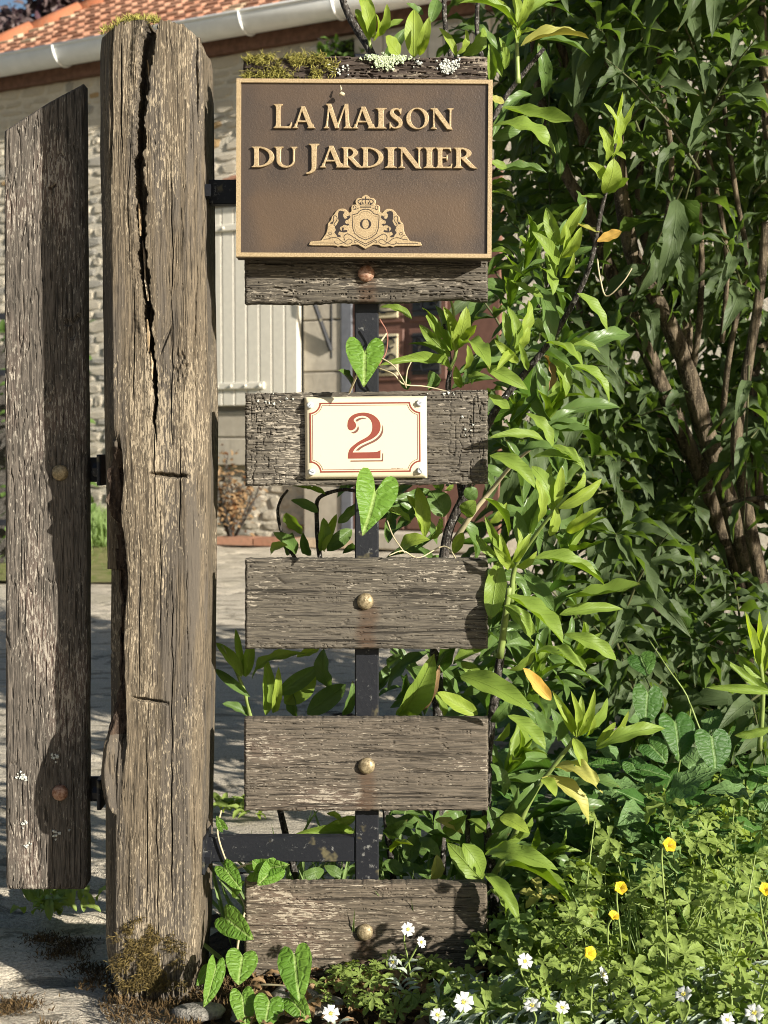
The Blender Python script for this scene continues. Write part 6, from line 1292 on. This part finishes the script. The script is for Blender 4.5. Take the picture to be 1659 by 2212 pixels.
# silver foliage along the front, grass blades
Ms = []
for _ in range(800):
    Y = rr.uniform(-.36, -.12); w = (Y-CAMY)/FPX; x = rr.uniform(120, 900)*w; b = Vector((x, Y, bedz(x, Y))); h = fit_h(x, Y, rr.uniform(.03, .07), rr); ax = Vector((rr.gauss(0, .4), rr.gauss(-.1, .4), 1)).normalized()
    for k in range(9):
        p = b+ax*h*(k/9); a = k*2.4; d = Vector((math.cos(a), math.sin(a), .7)).normalized()*rr.uniform(.018, .032); Ms.append(frame(p, p+d, ax+Vector((0, -.3, 0)), .0055))
tag(batches('silver_foliage', [(SIL, Ms)], LM['silver']), 'mat of narrow silver-grey leaves along the front of the bed', 'ground cover', kind='stuff')
Ms = []
for _ in range(900):
    x, y = bedxy(rr); b = Vector((x, y, bedz(x, y)-.01)); d = Vector((rr.gauss(0, .6), rr.gauss(-.1, .5), 1)).normalized()*fit_h(x, y, rr.uniform(.06, .22), rr)
    if d.length < .03 or min(pxof(b)[0], pxof(b+d)[0]) < 1075: continue
    Ms.append(frame(b, b+d, (rr.gauss(0, 1), -1, .2), .0045))
for _ in range(160):
    x, y = rr.uniform(-.21, .12), rr.uniform(.05, .34); b = Vector((x, y, .0)); d = Vector((rr.gauss(.2, .6), rr.gauss(-.1, .5), .8)).normalized()*rr.uniform(.06, .18); Ms.append(frame(b, b+d, (rr.gauss(0, 1), -1, .2), .006))
tag(batches('long_grass', [(BL, Ms)], LM['grass']), 'scattered long grass blades between the low plants', 'grass', kind='stuff')
# single cinquefoil plants that stand out
for k, (x, y, Y, h) in enumerate(((1255, 1770, -.02, .15), (1560, 1730, .0, .19), (1375, 1810, -.05, .17), (1470, 1760, -.06, .19), (1620, 1640, .02, .26), (1240, 1980, -.16, .15), (1330, 1900, -.14, .17), (1420, 1890, -.16, .18), (1520, 1840, -.16, .21), (1610, 1900, -.2, .18), (1230, 2080, -.26, .13), (1480, 2000, -.24, .14), (1580, 2020, -.26, .14), (1310, 2060, -.24, .12), (1640, 2080, -.28, .12), (1400, 2080, -.28, .11))):
    p = P(x, y, Y); b0 = Vector((p.x, Y, bedz(p.x, Y))); t = thing('cinquefoil', 'fresh green cinquefoil stem with toothed five-fingered leaves among the ground cover', 'plant', b0, 'cinquefoil stems in the bed')
    rq = random.Random(700+k); ms = []; s = MB(); herb(rq, p.x, Y, max(.09, p.z-b0.z), ms, s, 11, .027); s.build('stem', STEMG, t, True)
    for i, mm in enumerate(PALMS[-11:]):
        V, F, Uv = batch('leaf', HB[i % 2], mm, None); link('leaf', mesh_from('leaf', V, F, LM['herb'], Uv), t)
# flowers
WHITEF = leaf_mat('white_petal', (.78, .78, .75), (.84, .84, .80), (.70, .70, .66), .25, .6, back=(.74, .75, .70), spec=.2, veins=.08, tcol=(.8, .8, .76))
YELF = leaf_mat('yellow_petal', (.80, .56, .010), (.86, .64, .015), (.84, .60, .015), .25, .3, back=(.80, .58, .03), spec=.4, veins=.03, tcol=(.95, .72, .02)); LM['petalw'] = WHITEF; LM['petaly'] = YELF
YELC = plain('flower_centre', (.62, .55, .10), .6)
def petal_tpl(notch):
    v, f, uv = leaf_tpl(.12, -.35, .03, a=1.1, b=.35, ns=7, nx=2); v = v.copy()
    if notch: v[:, 0] -= .18*np.exp(-(v[:, 1]/.09)**2)*(v[:, 0] > .8)
    return v, f, uv
PT = [petal_tpl(True), petal_tpl(False)]
def flower(name, label, cat, group, px, py, Y, r, facing, mat, base=None, n=5, cup=.35, k=0, notch=0, wid=.72):
    c = P(px, py, Y); rq = random.Random(900+k); f = Vector(facing).normalized(); u = f.orthogonal().normalized(); v = f.cross(u)
    gx_, gy_ = (base if base else (c.x+rq.gauss(0, .015), Y+rq.uniform(0, .03))); g = Vector((gx_, gy_, bedz(gx_, gy_))); t = thing(name, label, cat, g, group)
    back = c-f*.012; pts = crom([g, g.lerp(back, .45)+Vector((rq.gauss(0, .014), rq.gauss(0, .008), 0)), back-Vector((0, 0, .010)), c-f*.002], 4)
    MB().tube(pts, [.0011]*len(pts), 5).build('stem', STEMG, t, True)
    ms = []
    for q in (.35, .6):
        p = g.lerp(back, q)
        for s in (1, -1): d = Vector((s*.8, -.3, .5)).normalized()*.022; put(t, [SIL], 'I', 0, 'silver' if mat == 'petalw' else 'herb', p, p+d, .005, (0, -.5, 1))
    a0 = rq.uniform(0, 6.28)
    for i in range(n):
        a = a0+i*2*math.pi/n; d = ((u*math.cos(a)+v*math.sin(a))*math.cos(cup)+f*math.sin(cup)); put(t, PT, 'P', 0 if notch else 1, mat, c, c+d*r, r*wid, f, 'petal')
    MB().lathe([(r*.16, 0), (r*.14, r*.12), (r*.04, r*.18)], c, f, 8).build('flower_centre', YELC, t, True)
    for s in range(7): a = s*.9; d = (u*math.cos(a)+v*math.sin(a))*r*.2+f*r*.32; MB().tube([c, c+d], [.0002, .0005], 4).build('stamen', YELC, t)
    return t
WF = [(880, 2008, -.14, .0105, (.35, -1, .55), 'tallest white starry flower in front of the lowest plank'), (908, 2036, -.14, .0090, (.7, -.6, .5), 'white flower just below and right of the tallest one'), (851, 2078, -.13, .0095, (-.6, -.8, .35), 'white flower seen side-on at the lower left of the tallest one'), (714, 2190, -.19, .0125, (.2, -.9, .6), 'white flower at the bottom edge below the plank, furthest from the others'), (1001, 2165, -.27, .0140, (.1, -.9, .5), 'largest open white flower under the right end of the lowest plank'), (945, 2195, -.27, .0110, (.1, -.5, .9), 'half open white flower low left of the largest one'), (1133, 2077, -.27, .0110, (.2, -.9, .6), 'white flower right of the lowest plank, level with its lower edge'), (1300, 2107, -.28, .0115, (.8, -.4, .5), 'white flower turned sideways below the lowest yellow flower'), (1150, 2175, -.30, .0120, (-.2, -.4, .9), 'white flower seen edge-on near the bottom, right of the largest one'), (1214, 2178, -.30, .0095, (.1, -.7, .8), 'small white flower among silver leaves near the bottom edge'), (1478, 2150, -.32, .0120, (-.5, -.5, .8), 'white flower among silver leaves in the lower right'), (1630, 2190, -.34, .0125, (-.3, -.6, .7), 'white flower in the bottom right corner'), (1570, 2205, -.34, .0095, (.2, -.6, .8), 'small white flower beside the one in the bottom right corner')]
for k, (x, y, Y, r, fc, lab) in enumerate(WF): flower('white_flower', lab, 'flower', 'white snow-in-summer flowers', x, y, Y, r*.9, fc, 'petalw', base=(P(868, 2190, -.12).x, -.12) if k < 3 else None, k=k, notch=1, cup=.3)
YFl = [(1440, 1828, -.20, .0112, (.3, -.9, .5), 'yellow flower standing highest above the ground cover'), (1338, 1920, -.22, .0100, (.1, -.9, .5), 'yellow flower half hidden by a stem in the middle of the bed'), (1322, 1983, -.24, .0085, (.3, -.6, .8), 'small wilted yellow flower low in the bed'), (1267, 2060, -.26, .0105, (.5, -.8, .4), 'lowest yellow flower, just above the white ones'), (1650, 1925, -.22, .0105, (.1, -.8, .6), 'yellow flower cut by the right edge of the photo')]
for k, (x, y, Y, r, fc, lab) in enumerate(YFl): flower('yellow_flower', lab, 'flower', 'yellow flowers in the bed', x, y, Y, r, fc, 'petaly', k=40+k, cup=.85, wid=1.05)
# dry leaves, moss and stones at the foot
for k, (x, y, Y, l_, w, a, lab) in enumerate(((740, 2150, -.01, .030, .016, .3, 'curled orange-brown dead leaf under the lowest plank, furthest left'), (800, 2140, -.01, .036, .018, -.2, 'long brown dead leaf lying under the middle of the lowest plank'), (858, 2146, -.02, .040, .017, .1, 'reddish dead leaf under the plank behind the white flower stems'), (905, 2152, -.03, .028, .015, .5, 'small tan dead leaf near the large white flower'), (760, 2190, -.05, .030, .014, 1.0, 'dark brown dead leaf on the soil at the bottom edge'), (1595, 1955, -.1, .03, .014, .4, 'pale tan dead leaf on the soil below the yellow flower'), (820, 2180, -.05, .033, .014, -.6, 'dull dead leaf half buried at the bottom edge'))):
    p = P(x, y, Y); p.z = bedz(p.x, p.y)+.010; d = Vector((math.cos(a), math.sin(a)*.6, .1))*l_
    o = link('dead_leaf', leaf_mesh(LT, 'L', 3 if k % 2 else 5, 'brown'), None, frame(p-d*.5, p+d*.5, (0, -.7, .7), w)); tag(o, lab, 'leaf', 'dead leaves on the soil')
pts = []
rr = random.Random(123)
for _ in range(12000):
    x, y = rr.uniform(-.40, -.02), rr.uniform(-.19, .10)
    if fbm(x*22, y*22, 61, 3) > .02+.5*max(0, y-.03)+ .35*max(0, -.30-x)*4: pts.append(Vector((x, y, -.004+.012*max(0, fbm(x*22, y*22, 61, 3)))))
tag(strands('ground_moss', pts, MOSS_D, .010, None, (0, -.4, 1), 124, .7, .0014), 'dark brown moss mat on the ground at the foot of the oak post', 'moss', kind='stuff')
pts = []
for (cx, cy) in ((12, 2168), (40, 2160), (130, 2050), (200, 2085), (100, 2020), (160, 2030)):
    c = PG(cx, cy)
    for _ in range(380): pts.append(Vector((c.x+rr.gauss(0, .016), c.y+rr.gauss(0, .012), -.006)))
tag(strands('moss_patch', pts, MOSS_D, .007, None, (0, -.3, 1), 125, .7, .0013), 'small dark moss patches on the driveway left of the oak post', 'moss', kind='stuff')
STN = stone_mat('pale_kerb_stone', (.15, .14, .12), (.38, .35, .30), (.20, .18, .13), 90, .012)
def pebble(name, label, x, y, z, sx, sy, sz, seed):
    n, m = 22, 12; v = []
    for j in range(m+1):
        for i in range(n):
            a = 2*math.pi*i/n; b = math.pi*j/m; q = 1+.22*float(fbm(math.cos(a)*1.4+seed, math.cos(b)*1.6+math.sin(a), seed, 3)); sb_ = abs(math.sin(b))**.7; v.append((x+sx*q*sb_*math.cos(a), y+sy*q*sb_*math.sin(a), z+sz*q*math.copysign(abs(math.cos(b))**.7, math.cos(b))))
    f = [(j*n+i, j*n+(i+1) % n, (j+1)*n+(i+1) % n, (j+1)*n+i)[::-1] for j in range(m) for i in range(n)]
    o = link(name, mesh_from(name, v, f, STN)); tag(o, label, 'stone', 'kerb stones along the bed'); return o
for k, (px, py, Y, sx, sy, sz, lab) in enumerate(((430, 2212, -.09, .032, .018, .008, 'flat pale kerb stone at the bottom edge in front of the post'), (640, 2185, -.06, .032, .03, .018, 'lit kerb stone under the round bindweed leaf'), (700, 2200, -.09, .025, .03, .016, 'small kerb stone left of the lone white flower'), (560, 2228, -.10, .035, .02, .008, 'half hidden kerb stone below the bindweed leaves'))):
    p = P(px, py, Y); pebble('kerb_stone', lab, p.x, Y, .004, sx, sy, sz, k+2)
# weeds on the driveway
for k, (px, py, lab) in enumerate(((130, 1960, 'small sprawling weed on the driveway under the gate board'), (520, 1750, 'little green weed growing on the driveway behind the boards'))):
    c = PG(px, py); t = thing('weed', lab, 'weed', c); rq = random.Random(810+k); ms = []
    for q in range(46): a = rq.uniform(0, 6.28); b = c+Vector((rq.gauss(0, .025), rq.gauss(0, .03), 0)); d = Vector((math.cos(a), math.sin(a), rq.uniform(.2, .9))).normalized()*rq.uniform(.02, .045); ms.append(frame(b, b+d, (0, -.4, 1), d.length*.35))
    batches('foliage', [(LT[1], ms)], LM['herb'], t)

Ms = []; rr = random.Random(140)
for _ in range(420):
    x, y = rr.uniform(-.16, .20), rr.uniform(-.16, .05); p = Vector((x, y, bedz(x, y)+rr.uniform(.004, .014))); a = rr.uniform(0, 6.28); d = Vector((math.cos(a), math.sin(a), rr.gauss(0, .25)))*rr.uniform(.008, .028); Ms.append(frame(p, p+d, (rr.gauss(0, .4), -.3, 1), d.length*rr.uniform(.2, .5)))
tag(batches('leaf_litter', [(LT[3], Ms[::2]), (LT[5], Ms[1::2])], LM['brown']), 'dry brown leaf litter on the soil under the lowest plank', 'leaf litter', kind='stuff')
Ms = []; stem = MB()
for _ in range(46):
    x, y = rr.uniform(-.06, .24), rr.uniform(-.17, .0); herb(rr, x, y, rr.uniform(.018, .045), Ms, stem, 4, rr.uniform(.012, .022))
tag(batches('seedlings', [(HB[0], Ms)], LM['herb']), 'small seedlings sprouting along the front of the bed below the lowest plank', 'seedlings', kind='stuff')
